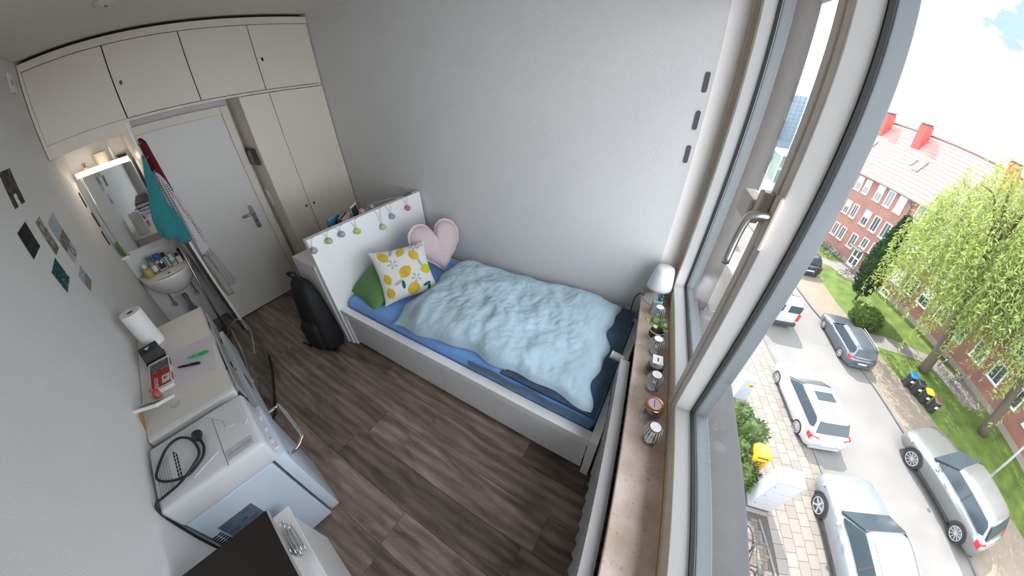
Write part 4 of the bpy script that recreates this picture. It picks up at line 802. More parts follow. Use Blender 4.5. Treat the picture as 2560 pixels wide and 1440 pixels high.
bm = BM(); lathe(bm, [(0, .001), (.036, .001), (.041, .008), (.042, .075), (.036, .094), (.036, .098), (.0345, .098), (.0345, .093), (.0395, .074), (.0385, .010), (0, .005)], 32); done('glass', bm, M_crys, jr, True, auto=50)
bm = BM(); lathe(bm, [(.039, .094), (.0395, .110), (.037, .113), (.030, .1135), (.0295, .112), (0, .112)], 32); ldj = done('lid', bm, mat('copper lid', (.55, .27, .14), .25, 1), jr, True, auto=40)
bm = BM(); lathe(bm, [(0, .1122), (.027, .1122), (.027, .1128), (0, .1128)], 24); done('lid_label', bm, mat('lilac label', (.50, .40, .47), .5), ldj)
bm = BM(); box(bm, (-.004, -.018, .1129), (.0, .018, .1131)); done('print_line', bm, mat('plum print', (.10, .06, .10), .5), ldj)
rs = random.Random(5)
for k in range(9):
    x, y = rs.uniform(-.02, .02), rs.uniform(-.02, .02); bm = BM(); sphere(bm, (x, y, .016+.007*k), .012, 10, 6, (1.2, .8, .7)); done('shell', bm, mat('shell %d' % (k % 3), ((.20, .20, .24), (.45, .38, .30), (.10, .11, .14))[k % 3], .4), jr, True)
t = wthing('stone', 'beige pebble on the sill beside the window frame', 'stone', 2.06, -.105, .676); bm = BM(); sphere(bm, (0, 0, .009), .014, 12, 8, (1.1, 1.4, .65)); done('pebble', bm, mat('pebble', (.42, .34, .25), .8, bump=(60, .2)), t, True)
# blind chain in the reveal
ch = wthing('blind_chain', 'white bead chain of the roller blind beside the window', 'chain', 0, 0, 0)
for k, x in enumerate((-.142, -.122)):
    bm = BM(); tube(bm, [(x, 2.18, 2.36), (x, 2.176, 1.8), (x+.002, 2.176, 1.262)], .0011, 5); 
    n = 120
    for i in range(n):
        z = 1.262+i*.009; lathe(bm, [(0, z-.0026), (.0026, z), (0, z+.0026)], 6, (x, 2.176, 0))
    done('chain_run', bm, mat('chain white', (.74, .70, .66), .4), ch)
# ------------------------------------------------------------------ radiator under the sill
rd = wthing('radiator', 'grey ribbed panel radiator under the window sill', 'radiator', 0, 0, 0)
M_rad = mat('radiator enamel', (.46, .45, .45), .45)
bm = BM(); NB = 110
prof = [(-.352+.009*(abs(((i*.25) % 1)-.5) < .26)-.004*math.cos(i*PI/2), -.30+1.83*i/NB) for i in range(NB+1)]
poly = prof+[(-.305, 1.53), (-.305, -.30)]
prism(bm, poly, .10, .585); done('panel', bm, M_rad, rd)
bm = BM(); box(bm, (-.35, -.30, .5855), (-.300, 1.53, .592)); done('top_cover', bm, M_rad, rd)
bm = BM(); cyl(bm, (-.328, 1.53, .53), (-.328, 1.58, .53), .011, n=12); cyl(bm, (-.328, 1.575, .53), (-.328, 1.575, .012), .008, n=10); done('valve_pipe', bm, M_chrome, rd, True, auto=40)
bm = BM(); cyl(bm, (-.328, 1.585, .53), (-.40, 1.600, .535), .021, .023, 20); th = done('thermostat_head', bm, M_opal, rd, True, auto=40)
for k in range(12):
    a = 2*PI*k/12; bm = BM(); cyl(bm, (-.345, 1.589+.0225*math.cos(a), .532+.0225*math.sin(a)), (-.392, 1.598+.0235*math.cos(a), .535+.0235*math.sin(a)), .0022, n=5); done('grip_rib', bm, mat('valve shade', (.35, .33, .28), .5), th)
sk = thing('wall_outlet', 'white socket with plug low on the bed wall beside the radiator', 'socket', (3.06, W-.001, .40)); bm = BM(); box(bm, (-.04, -.01, -.04), (.04, 0, .04), .003); done('plate', bm, M_white, sk)
bm = BM(); cyl(bm, (0, -.01, 0), (0, -.05, 0), .02, .014, 14); done('plug', bm, M_white, sk, True, auto=40)
# ================================================================== outside, street level GZ (x' = away from our facade, y' = along it)
def gpoly(name, pts, z0, z1, m, kind='structure'):
    bm = BM(); prism(bm, [WP(s, d)[:2] for s, d in pts], z0, z1); return done(name, bm, m, kind=kind)
M_asph = mat('worn asphalt', (.125, .12, .114), .9, bump=(30, .2), var=(.7, .10), coord='Object')
M_slabj = mat('sand joint', (.05, .045, .04), .95)
M_kerb = mat('concrete kerb', (.11, .105, .097), .9, var=(2, .12))
M_fpave = mat('yellowish pavers', (.145, .12, .09), .9, bump=(9, .1), var=(3, .08))
M_grass = mat('lawn grass', (.062, .098, .012), .95, bump=(22, 1.0), var=(1.6, .35))
M_conc = mat('pale concrete path', (.145, .135, .12), .9, var=(2, .12))
gpoly('street', [(-14, -1), (70, -1), (70, 60), (-14, 60)], GZ-.3, GZ, M_asph)
NK = [(-6, 9.0), (4, 7.85), (7.88, 7.33), (8.27, 7.25), (13.11, 6.64), (24, 5.3)]
gpoly('near_pavement', NK+[(24, .2), (-6, .2)], GZ, GZ+.055, M_slabj)
FK = [(-2, 14.2), (4.45, 13.0), (5.95, 12.35), (10.14, 11.38), (12.08, 11.01), (17.01, 9.86), (20.09, 9.42), (34, 7.6)]
PE = [(34, 11.0), (23.5, 11.3), (18.0, 11.52), (14.66, 12.08), (12.58, 12.70), (10.22, 13.44), (8.39, 14.51), (5.94, 16.4), (-2, 21)]
gpoly('far_pavement', FK+PE, GZ, GZ+.05, M_fpave)
gpoly('lawn', [(34, 11.0)]+PE[1:]+[(-2, 40), (40, 40)], GZ, GZ+.045, M_grass)
def strip(name, line, w, z0, z1, m):
    a = [Vector(p) for p in line]; out, inn = [], []
    for i, p in enumerate(a):
        t = (a[min(i+1, len(a)-1)]-a[max(i-1, 0)]).normalized(); n = Vector((-t.y, t.x)); out.append(p+n*w/2); inn.append(p-n*w/2)
    return gpoly(name, [tuple(p) for p in out]+[tuple(p) for p in inn[::-1]], z0, z1, m)
strip('kerb_far', FK, .14, GZ, GZ+.075, M_kerb); strip('kerb_near', NK, .12, GZ, GZ+.075, M_kerb)
gpoly('path_door', [(24.3, 11.45), (23.5, 13.26), (23.81, 14.6), (21.81, 14.7), (21.0, 14.1), (21.45, 13.26), (22.6, 12.8), (23.17, 11.24)], GZ+.045, GZ+.06, M_conc)
gpoly('path_house', [(14.8, 12.0), (15.77, 12.0), (15.77, 13.24), (15.22, 15.18), (14.89, 15.96), (11.93, 17.88), (12.01, 15.65), (14.09, 15.04), (14.48, 14.56)], GZ+.045, GZ+.06, M_conc)
bm = BM(); lathe(bm, [(0, .002), (.27, .002), (.27, .006), (0, .008)], 28, WP(16.95, 8.95, GZ)); done('manhole', bm, M_kerb, kind='structure')
# paving slabs in running bond along the kerb, near strip of herringbone bricks
M_slab = [mat('paving slab %d' % k, c, .9, bump=(14, .12)) for k, c in enumerate(((.142, .128, .112), (.130, .116, .10), (.155, .140, .122)))]
np_ = bpy.data.objects['near_pavement']
bm = BM(); box(bm, (-.5, -.5, 0), (.5, .5, 1)); _sm = done('paving_slab', bm, M_slab[0]).data; bpy.data.objects.remove(bpy.data.objects['paving_slab'])
_sms = [_sm]
for k in (1, 2):
    c = _sm.copy(); c.materials[0] = M_slab[k]; _sms.append(c)
kd = Vector((-1, .132)).normalized(); kn = Vector((-.132, -1)).normalized(); ko = Vector((14.6, 6.40)); krot = math.atan2(kd.y, kd.x)
rk = random.Random(11); cnt = 0
for r in range(7):
    i = 0; u = -.2 if r % 2 else 0
    while u < 12.1 and cnt < 292:
        p = ko+kd*(u+.19)+kn*(.20+r*.325)
        if not (p.x < 5.15 and p.y < 5.45) and p.y > 4.45:
            o = bpy.data.objects.new('paving_slab', _sms[rk.choice((0, 0, 1, 2))]); link(o, np_)
            q = WP(p.x, p.y, GZ+.05); o.location = q
            a = WE1*kd.x+WE2*kd.y; o.rotation_euler = (0, 0, math.atan2(a.y, a.x)); o.scale = (.372, .315, .018+.003*rk.random()); cnt += 1
        u += .382
M_hb = [mat('herringbone brick %d' % k, c, .9, bump=(20, .12)) for k, c in enumerate(((.095, .079, .065), (.080, .067, .056), (.112, .093, .076)))]
_hms = []
for k in range(3):
    c = _sm.copy(); c.materials[0] = M_hb[k]; _hms.append(c)
bw, bl_ = .098, .2
for a in range(0, 30):
    for b in range(0, 8):
        for k in range(2):
            ux = a*.1; vy = b*.4+(a % 4)*.1
            s_, d_ = (2.35+ux+(0 if k == 0 else -.05), 4.22+vy+(0.1 if k == 0 else .25))
            if d_ > 5.06+(5.02-s_)*.236-.06 or s_ > 4.98 or d_ < 4.25: continue
            o = bpy.data.objects.new('paving_brick', _hms[rk.choice((0, 0, 1, 2))]); link(o, np_); o.location = WP(s_, d_, GZ+.05)
            o.rotation_euler = (0, 0, WROT); o.scale = ((.192, .092, .016+.004*rk.random()) if k == 0 else (.092, .192, .016+.004*rk.random()))
strip('kerb_edging', [(2.2, 5.75), (3.63, 5.41), (5.02, 5.07)], .06, GZ+.05, GZ+.085, M_kerb)
# ------------------------------------------------------------------ cars
M_tyre = mat('tyre rubber', (.02, .02, .021), .85); M_rim = mat('alloy rim', (.52, .53, .55), .3, .7); M_cglass = mat('tinted car glass', (.03, .042, .05), .12, spec=.35)
M_red = mat('tail light red', (.42, .015, .02), .15, coat=.6); M_plate = mat('number plate', (.62, .63, .64), .5); M_trim = mat('dark car trim', (.03, .03, .032), .5); M_lamp = mat('headlight', (.55, .57, .6), .1, coat=.6)
def sec(y, zlo, zt, w):
    a = [(-w*.90, zlo), (-w*.99, zlo+.10), (-w, zlo+(zt-zlo)*.55), (-w*.965, zt-.07), (-w*.88, zt-.015), (-w*.5, zt+.012), (0, zt+.02)]
    pts = a+[(-x, z) for x, z in a[-2::-1]]
    return [(x, y, z) for x, z in pts]
def srect(hx, y0, y1, z, n=40, p=7.):
    cy, hy = (y0+y1)/2, (y1-y0)/2; out = []
    for i in range(n):
        c, s = math.cos(2*PI*i/n), math.sin(2*PI*i/n)
        out.append((hx*abs(c)**(2/p)*(1 if c >= 0 else -1), cy+hy*abs(s)**(2/p)*(1 if s >= 0 else -1), z))
    return out
def car(name, label, s, d, rot, L, Wd, Ht, wb, col, rough=.25, metal=.3, belt=.90, cab=(-.465, .235), roof=(-.36, .02), rails=False, clad=False, sunroof=False, spokes=10, kk=1.0, rear_square=False, plate_txt='MS WT 61'):
    t = wthing(name, label, 'car', s, d, GZ+.001, 'parked cars', rot=rot); t.scale = (kk, kk, kk)
    mp = mat('paint '+name+label[:12], col, rough, metal, coat=.7); hw = Wd/2
    zl = .24 if clad else .17
    b = belt
    st = [(-.5, zl+.22, b-.20, .70), (-.49, zl+.12, b-.09, .86), (-.46, zl+.05, b-.03, .95), (-.36, zl, b+.02, .985), (-.1, zl, b+.01, 1.0), (.12, zl, b, 1.0), (.24, zl, b-.035, .99), (.36, zl, b-.09, .965), (.44, zl+.03, b-.155, .92), (.485, zl+.08, b-.24, .82), (.5, zl+.16, b-.34, .66)]
    bm = BM(); loft(bm, [sec(y*L, a, z, hw*w) for y, a, z, w in st]); done('body', bm, mp, t, True, auto=50)
    c0, c1 = cab[0]*L, cab[1]*L; r0, r1 = roof[0]*L, roof[1]*L; hb, ht = hw*.90, hw*.70; z0, z1 = b-.02, Ht-.05
    bm = BM(); loft(bm, [srect(hb, c0, c1, z0), srect(ht, r0-.04*L*.3, r1+.05, z1), srect(ht*.90, r0+.03, r1-.03, Ht-.015), srect(ht*.60, r0+.15, r1-.15, Ht)]); done('cabin', bm, mp, t, True, auto=50)
    def sx(z, o=.012): return hb+(ht-hb)*(z-z0)/(z1-z0)+o
    def fy(z): return c1+((r1+.05)-c1)*(z-z0)/(z1-z0)
    def ry(z): return c0+((r0-.012*L)-c0)*(z-z0)/(z1-z0)
    za, zb = b+.035, Ht-.14
    for sg in (-1, 1):
        bm = BM()
        ya0, ya1 = ry(za)+.22, fy(za)-.20; yb0, yb1 = ry(zb)+.16, fy(zb)-.10
        P2 = [(ya0+.02, za+.10), (ya0+.16, za+.01), (ya1-.02, za), (ya1+.04, za+.03), (yb1, zb), (yb0+.10, zb), (yb0-.06, zb-.07)]
        f_ = [bm.verts.new((sg*sx(z), y, z)) for y, z in P2]; k_ = [bm.verts.new((sg*(sx(z)-.03), y, z)) for y, z in P2]; bm.faces.new(f_); bm.faces.new(k_[::-1]); bridge(bm, f_, k_); done('side_window', bm, M_cglass, t)
        bm = BM(); ym = (ya0+ya1)/2; box(bm, (min(sg*(sx(za)+.004), sg*(sx(zb)-.02)), ym-.03, za), (max(sg*(sx(za)+.004), sg*(sx(zb)-.02)), ym+.03, zb)) if False else hexa(bm, [(sg*(sx(za)-.02), ym-.035, za), (sg*(sx(za)-.02), ym+.035, za), (sg*(sx(za)+.004), ym+.035, za), (sg*(sx(za)+.004), ym-.035, za), (sg*(sx(zb)-.02), ym-.045, zb), (sg*(sx(zb)-.02), ym+.02, zb), (sg*(sx(zb)+.004), ym+.02, zb), (sg*(sx(zb)+.004), ym-.045, zb)]); done('door_pillar', bm, M_trim, t)
        bm = BM(); box(bm, (sg*hw*.98-.004*sg-.006, -.03, b-.13), (sg*hw*.98+.02*sg+.006, .14, b-.10), .004) if sg > 0 else box(bm, (-hw*.98-.026, -.03, b-.13), (-hw*.98+.0, .14, b-.10), .004); done('door_handle', bm, mp, t)
        bm = BM(); sphere(bm, (sg*(hw+.09), c1-.42, b+.03), .085, 12, 8, (1.0, .7, .75)); done('wing_mirror', bm, mp, t, True)
        bm = BM(); hexa(bm, [(sg*hw*.60, -L*.495, b-.24), (sg*hw*.93, -L*.472, b-.24), (sg*hw*.985, -L*.42, b-.20), (sg*hw*.58, -L*.47, b-.20), (sg*hw*.58, -L*.490, b-.06), (sg*hw*.93, -L*.462, b-.04), (sg*hw*.965, -L*.41, b-.05), (sg*hw*.56, -L*.46, b-.04)]); done('tail_light', bm, M_red, t)
        bm = BM(); hexa(bm, [(sg*hw*.55, L*.48, b-.38), (sg*hw*.86, L*.452, b-.38), (sg*hw*.93, L*.40, b-.30), (sg*hw*.55, L*.46, b-.30), (sg*hw*.55, L*.478, b-.28), (sg*hw*.87, L*.45, b-.26), (sg*hw*.945, L*.385, b-.17), (sg*hw*.55, L*.44, b-.18)]); done('headlight', bm, M_lamp, t)
        if rails:
            bm = BM(); tube(bm, [(sg*ht*.93, r0+.05, Ht-.01), (sg*ht*.93, r0+.2, Ht+.025), (sg*ht*.93, r1-.2, Ht+.025), (sg*ht*.93, r1-.05, Ht-.01)], .016, 8, k=3); done('roof_rail', bm, M_rim, t, True)
        for fy_, nm in ((wb/2, 'f'), (-wb/2, 'r')):
            R = .325 if not clad else .355
            w = bpy.data.objects.new('wheel', None); link(w, t); w.location = (sg*(hw-.105), fy_, R); w.rotation_euler = (0, sg*PI/2, 0)
            bm = BM(); lathe(bm, [(.19, -.10), (R*.95, -.10), (R, -.07), (R, .08), (R*.94, .108), (R*.70, .112), (R*.68, .06)], 30); done('tyre', bm, M_tyre, w, True, auto=50)
            bm = BM(); lathe(bm, [(R*.70, .06), (R*.70, .112), (R*.62, .112), (R*.60, .075), (0, .07)], 30); done('rim_well', bm, mat('rim shadow', (.10, .10, .105), .5, .4), w, True, auto=40)
            bm = BM()
            for q in range(spokes):
                a = 2*PI*q/spokes; box(bm, (.02, -.014 if spokes > 6 else -.03, .085), (R*.66, .014 if spokes > 6 else .03, .112), M=Matrix.Rotation(a, 4, 'Z'))
            lathe(bm, [(0, .085), (.05, .085), (.05, .118), (0, .118)], 16); lathe(bm, [(R*.62, .10), (R*.70, .10), (R*.70, .118), (R*.62, .118), (R*.62, .10)], 30); done('rim_spokes', bm, M_rim, w)
            bm = BM(); n = 22; pts = [((R+.055)*math.cos(PI*i/n), (R+.055)*math.sin(PI*i/n)) for i in range(n+1)]+[((R+.0)*math.cos(PI*(n-i)/n), (R+.0)*math.sin(PI*(n-i)/n)) for i in range(n+1)]
            prism(bm, [(fy_+x, R+z) for x, z in pts], 0, .16, M=Matrix.Translation((sg*(hw+.004) if sg > 0 else -hw-.004+.16, 0, 0)) @ Matrix(((0, 0, -1, 0), (1, 0, 0, 0), (0, 1, 0, 0), (0, 0, 0, 1)))); done('wheel_arch', bm, M_trim if clad else mp, t)
        bm = BM(); box(bm, (sg*hw*.97-.02, -wb/2+.42, zl-.02), (sg*hw*.97+.02, wb/2-.42, zl+.07), .01); done('sill_trim', bm, M_trim, t)
    for nm, yf, lo, hi, x0, x1 in (('windscreen', fy, b+.0, Ht-.12, .93, .96), ('rear_window', ry, b+.07, Ht-.13, .84, .90)):
        o = .018 if nm == 'windscreen' else -.018
        bm = BM(); p = [(-sx(lo)*x0, yf(lo)+o, lo), (sx(lo)*x0, yf(lo)+o, lo), (sx(hi)*x1, yf(hi)+o, hi), (-sx(hi)*x1, yf(hi)+o, hi)]; q = [(x, y-o*2.2, z) for x, y, z in p]
        hexa(bm, [p[0], p[1], q[1], q[0], p[3], p[2], q[2], q[3]]); done(nm, bm, M_cglass, t)
    if sunroof:
        bm = BM(); box(bm, (-ht*.62, r1-.75, Ht-.008), (ht*.62, r1-.28, Ht+.004), .002); done('sunroof', bm, M_cglass, t)
    bm = BM(); box(bm, (-.26, -L*.5-.012, b-.42), (.26, -L*.5+.06, b-.31), .003); pl = done('number_plate', bm, M_plate, t)
    bm = BM(); lathe(bm, [(.055, 0), (.055, .02), (.045, .02), (.045, 0), (.055, 0)], 20); box(bm, (-.04, -.006, .0), (.04, .006, .02)); bmesh.ops.transform(bm, matrix=Matrix.Translation((0, -L*.492, b-.13)) @ Matrix.Rotation(PI/2, 4, 'X'), verts=bm.verts); done('badge', bm, M_rim, t)
    bm = BM(); box(bm, (-hw*.72, -L*.497, zl+.02), (hw*.72, -L*.44, zl+.20), .03); done('bumper_trim', bm, M_trim if clad else mp, t)
    return t
def adir(sF, dF, sR, dR): return -math.atan2(dF-dR, sF-sR)     # heading of a car whose front axle is at F
car('hatchback_car', 'white two-door hatchback parked half on the near pavement', 9.72, 7.36, adir(10.9, 6.5, 8.6, 6.75), 4.20, 1.78, 1.46, 2.58, (.42, .425, .43), .25, 0., sunroof=True, kk=.86)
car('estate_car', 'dark grey estate car parked across the street', 14.40, 10.50, adir(15.35, 9.70, 13.4, 9.78), 4.65, 1.82, 1.50, 2.71, (.085, .10, .12), .28, .5, cab=(-.485, .21), roof=(-.42, .02), rails=True, spokes=9, kk=.73)
car('suv_car', 'silver sport utility car parked on the near kerb closest to the building', 4.52, 7.86, adir(5.97, 6.94, 3.4, 7.20), 4.48, 1.84, 1.62, 2.68, (.24, .26, .29), .28, .5, belt=1.0, cab=(-.47, .22), roof=(-.40, .03), rails=True, clad=True, spokes=5, kk=1.02)
car('crossover_car', 'grey crossover parked on the far side beyond the street, nearest the lamp post', 7.34, 12.30, adir(8.48, 11.0, 5.87, 11.96), 4.50, 1.86, 1.56, 2.68, (.17, .175, .17), .3, .5, belt=.98, cab=(-.47, .22), roof=(-.38, .02), clad=True, spokes=10, kk=1.03)
car('compact_car', 'dark car parked at the far end of the street behind the mullion', 22.3, 10.5, .08, 4.3, 1.8, 1.5, 2.6, (.03, .035, .045), .3, .4, kk=.85)
car('parked_car', 'silver car far along the near kerb seen through the narrow sash', 24.5, 6.0, .06, 4.3, 1.8, 1.5, 2.6, (.45, .47, .5), .3, .5, kk=.85)
vn = wthing('delivery_van', 'white delivery van parked ahead of the white hatchback', 'van', 16.5, 7.25, GZ+.001, rot=.06)
M_van = mat('van white', (.40, .41, .42), .3, coat=.4)
bm = BM(); loft(bm, [srect(.78, -1.95, 1.9, .25, p=9), srect(.82, -2.0, 2.0, .5, p=9), srect(.82, -2.0, 1.9, .95, p=9), srect(.76, -1.98, 1.0, 1.35, p=9), srect(.70, -1.94, .85, 1.55, p=8), srect(.5, -1.8, .6, 1.60)]); done('body', bm, M_van, vn, True, auto=45)
for sg in (-1, 1):
    bm = BM(); box(bm, (sg*.40-.28, -2.012, 1.0), (sg*.40+.28, -1.98, 1.38), .004); done('rear_window', bm, M_cglass, vn)
    bm = BM(); box(bm, (sg*.74-.05, -2.01, .55), (sg*.74+.05, -1.93, .95), .01); done('tail_light', bm, M_red, vn)
    for y in (-1.2, 1.2):
        bm = BM(); cyl(bm, (sg*.68, y, .29), (sg*.80, y, .29), .29, n=24); wh = done('wheel', bm, M_tyre, vn, True, auto=40)
        bm = BM(); cyl(bm, (sg*.80, y, .29), (sg*.815, y, .29), .19, n=20); done('hub_cap', bm, M_rim, wh)
bm = BM(); box(bm, (-.78, -2.03, .22), (.78, -1.9, .42), .02); done('bumper', bm, M_trim, vn)
bm = BM(); box(bm, (-.22, -2.035, .60), (.22, -2.01, .70)); done('number_plate', bm, M_plate, vn)
bm = BM(); tube(bm, [(-.55, -1.5, 1.66), (.55, -1.5, 1.66)], .02, 6); tube(bm, [(-.55, -.4, 1.66), (.55, -.4, 1.66)], .02, 6); tube(bm, [(-.3, -1.6, 1.69), (-.3, .3, 1.69)], .02, 6); tube(bm, [(.2, -1.6, 1.69), (.2, .3, 1.69)], .02, 6); done('roof_rack', bm, M_trim, vn)
# ------------------------------------------------------------------ street furniture
cbn = wthing('utility_cabinet', 'tall white utility cabinet with three stacked doors beside the yellow post box', 'cabinet', 5.28, 4.70, GZ+.055); cbn.scale = (1, 1, 1.28)
M_cab = mat('light grey cabinet', (.30, .305, .31), .45)
bm = BM(); box(bm, (.02, .02, .0), (.66, .40, .10)); done('plinth', bm, M_kerb, cbn)
bm = BM(); box(bm, (0, 0, .10), (.68, .42, 1.42), .008); done('body', bm, M_cab, cbn)
bm = BM(); box(bm, (-.02, -.02, 1.42), (.70, .44, 1.47), .008); done('roof', bm, mat('cabinet roof', (.38, .38, .38), .5), cbn)
for k in range(3):
    bm = BM(); box(bm, (.015, -.010, .13+k*.425), (.665, -.001, .54+k*.425), .003); dd = done('door', bm, M_cab, cbn)
    bm = BM(); cyl(bm, (.07, -.018, .34+k*.425), (.07, -.010, .34+k*.425), .014, n=10); done('lock', bm, M_black, dd)
bm = BM(); box(bm, (-.30, -.12, -.05), (.60, .0, .04), .005); done('foundation', bm, M_conc, cbn)
yb = wthing('post_box', 'yellow post box half hidden in the shrub', 'post box', 6.22, 4.50, GZ+.055); yb.scale = (1.15, 1.15, 1.15)
M_yel = mat('post yellow', (.68, .40, .01), .4)
bm = BM(); box(bm, (.10, .08, 0), (.24, .22, .55)); done('stand', bm, M_trim, yb)
bm = BM(); prism(bm, [(0, 0), (.36, 0), (.36, .62), (.30, .70), (.06, .70), (0, .62)], 0, .34, M=Matrix.Translation((0, .32, .55)) @ Matrix(((1, 0, 0, 0), (0, 0, -1, 0), (0, 1, 0, 0), (0, 0, 0, 1)))); done('box', bm, M_yel, yb)
bm = BM(); tube(bm, [(.12+.06*math.cos(a)+.06, -.022, .86+.06*math.sin(a)) for a in [2*PI*i/18 for i in range(18)]], .012, 6, closed=True); tube(bm, [(.09, -.022, .92), (.18, -.022, .92), (.29, -.022, .95)], .012, 6); done('post_horn', bm, M_black, yb)
bm = BM(); box(bm, (.05, -.024, 1.08), (.31, -.019, 1.12)); done('letter_slot', bm, M_black, yb)
ub = wthing('grey_street_box', 'pale grey street box with a yellow and red sticker', 'street box', 9.30, 4.72, GZ+.055)
bm = BM(); box(bm, (0, 0, 0), (.42, .36, 1.05), .01); done('body', bm, mat('blue grey cabinet', (.33, .36, .39), .5), ub)
bm = BM(); box(bm, (-.02, -.02, 1.05), (.44, .38, 1.10), .01); done('roof', bm, M_cab, ub)
bm = BM(); box(bm, (.12, -.006, .80), (.34, -.001, .92)); stk = done('sticker', bm, M_yel, ub)
bm = BM(); box(bm, (.22, -.008, .80), (.34, -.0062, .88)); done('sticker_patch', bm, M_red, stk)
for (s, d, col, lb) in ((12.46, 12.72, (.01, .13, .50), 'wheelie bin with blue lid, first of the row by the far pavement'), (12.05, 12.90, (.02, .02, .021), 'wheelie bin with black lid between the blue and yellow ones'), (11.66, 13.10, (.68, .42, .01), 'wheelie bin with yellow lid beside the brown one'), (11.22, 13.30, (.10, .055, .03), 'wheelie bin with brown lid, last of the row')):
    t = wthing('wheelie_bin', lb, 'bin', s, d, GZ+.05, 'wheelie bins', rot=-.2)
    bm = BM(); loft(bm, [srect(.13, -.15, .15, .04), srect(.155, -.18, .18, .62)]); done('tub', bm, mat('black bin plastic', (.022, .022, .024), .5), t, True, auto=40)
    bm = BM(); loft(bm, [srect(.17, -.20, .20, .62), srect(.17, -.20, .20, .65), srect(.13, -.15, .15, .70)]); done('lid', bm, mat('bin lid %.2f' % col[0], col, .4), t, True, auto=40)
    bm = BM(); box(bm, (-.05, -.205, .36), (.07, -.176, .46)); done('sticker', bm, M_plate, t)
    for sg in (-1, 1):
        bm = BM(); cyl(bm, (sg*.12, .17, .07), (sg*.16, .17, .07), .07, n=12); done('wheel', bm, M_tyre, t)
lp_ = wthing('lamp_post', 'grey street lamp post standing on the lawn', 'lamp post', 8.05, 14.58, GZ+.045)
bm = BM(); cyl(bm, (0, 0, 0), (0, 0, .6), .075, n=14); cyl(bm, (0, 0, .6), (0, 0, 5.2), .055, .04, 14); done('pole', bm, mat('galvanised steel', (.33, .35, .34), .5, .4), lp_, True, auto=40)
bm = BM(); box(bm, (-.35, -.09, 5.2), (.05, .09, 5.28), .02); done('lantern', bm, M_trim, lp_)
# ------------------------------------------------------------------ bicycles
def bicycle(label, s, d, rot, col, kk=.8, lean=.12):
    t = wthing('bicycle', label, 'bicycle', s, d, GZ+.05, 'bicycles', rot=rot); t.scale = (kk,)*3; t.rotation_euler[0] = lean
    mf = mat('bike frame '+str(col[0]), col, .4, .2)
    for y in (-.52, .52):
        w = bpy.data.objects.new('wheel', None); link(w, t); w.location = (0, y, .34)
        bm = BM(); tube(bm, [(0, .325*math.cos(2*PI*i/22), .325*math.sin(2*PI*i/22)) for i in range(22)], .022, 6, closed=True); done('tyre', bm, M_tyre, w, True)
        bm = BM(); 
        for i in range(6): cyl(bm, (0, .3*math.cos(PI*i/6), .3*math.sin(PI*i/6)), (0, -.3*math.cos(PI*i/6), -.3*math.sin(PI*i/6)), .005, n=4)
        done('spokes', bm, M_rim, w)
    bm = BM()
    for a, b in (((0, -.52, .34), (0, -.08, .30)), ((0, -.52, .34), (0, -.20, .78)), ((0, -.08, .30), (0, -.20, .82)), ((0, -.08, .30), (0, .36, .74)), ((0, -.17, .72), (0, .34, .80)), ((0, .52, .34), (0, .34, .88))): cyl(bm, a, b, .018, n=6)
    done('frame', bm, mf, t)
    bm = BM(); tube(bm, [(-.26, .24, 1.0), (-.1, .34, .98), (0, .34, .90), (.1, .34, .98), (.26, .24, 1.0)], .014, 6, k=2); done('handlebar', bm, M_trim, t)
    bm = BM(); loft(bm, [srect(.07, -.34, -.20, .83), srect(.08, -.36, -.14, .87), srect(.05, -.33, -.12, .90)]); done('saddle', bm, M_trim, t, True)
    return t
FO = Vector((13.227, 29.107)); FT = Vector((.37257, -.928)); FN = Vector((-.928, -.37257)); FR = math.atan2(FT.y, FT.x)
def FPt(t, o, z=0.): q = FO+FT*t+FN*o; return (q.x, q.y, GZ+z)
def fbike(t, o, rot, lab, col, kk=.62):
    b = bicycle(lab, 0, 0, 0, col, kk); b.location = FPt(t, o, .05); b.rotation_euler = (0, .1, FR+rot); return b
for k in range(8): fbike(.1+k*.50, .62+.1*(k % 2), .25*((k % 3)-1), ('black bicycle in the row along the brick house, %s from the left' % ('first', 'second', 'third', 'fourth', 'fifth', 'sixth', 'seventh', 'eighth')[k]), (.03, .03, .035) if k % 3 else (.25, .25, .26))
fbike(5.35, .75, .4, 'red bicycle leaning by the house door', (.38, .03, .03)); fbike(5.9, 1.5, -.5, 'brown bicycle leaning by the house door behind the red one', (.12, .05, .04))
fbike(13.2, .7, .3, 'white bicycle on the paved strip behind the willow', (.5, .5, .5)); fbike(14.3, .8, .1, 'grey bicycle nearest the brick wall corner behind the willow', (.25, .25, .25))
bicycle('bicycle parked right below the window on the herringbone bricks', 3.75, 4.52, .12, (.05, .05, .05), 1.0, .15)
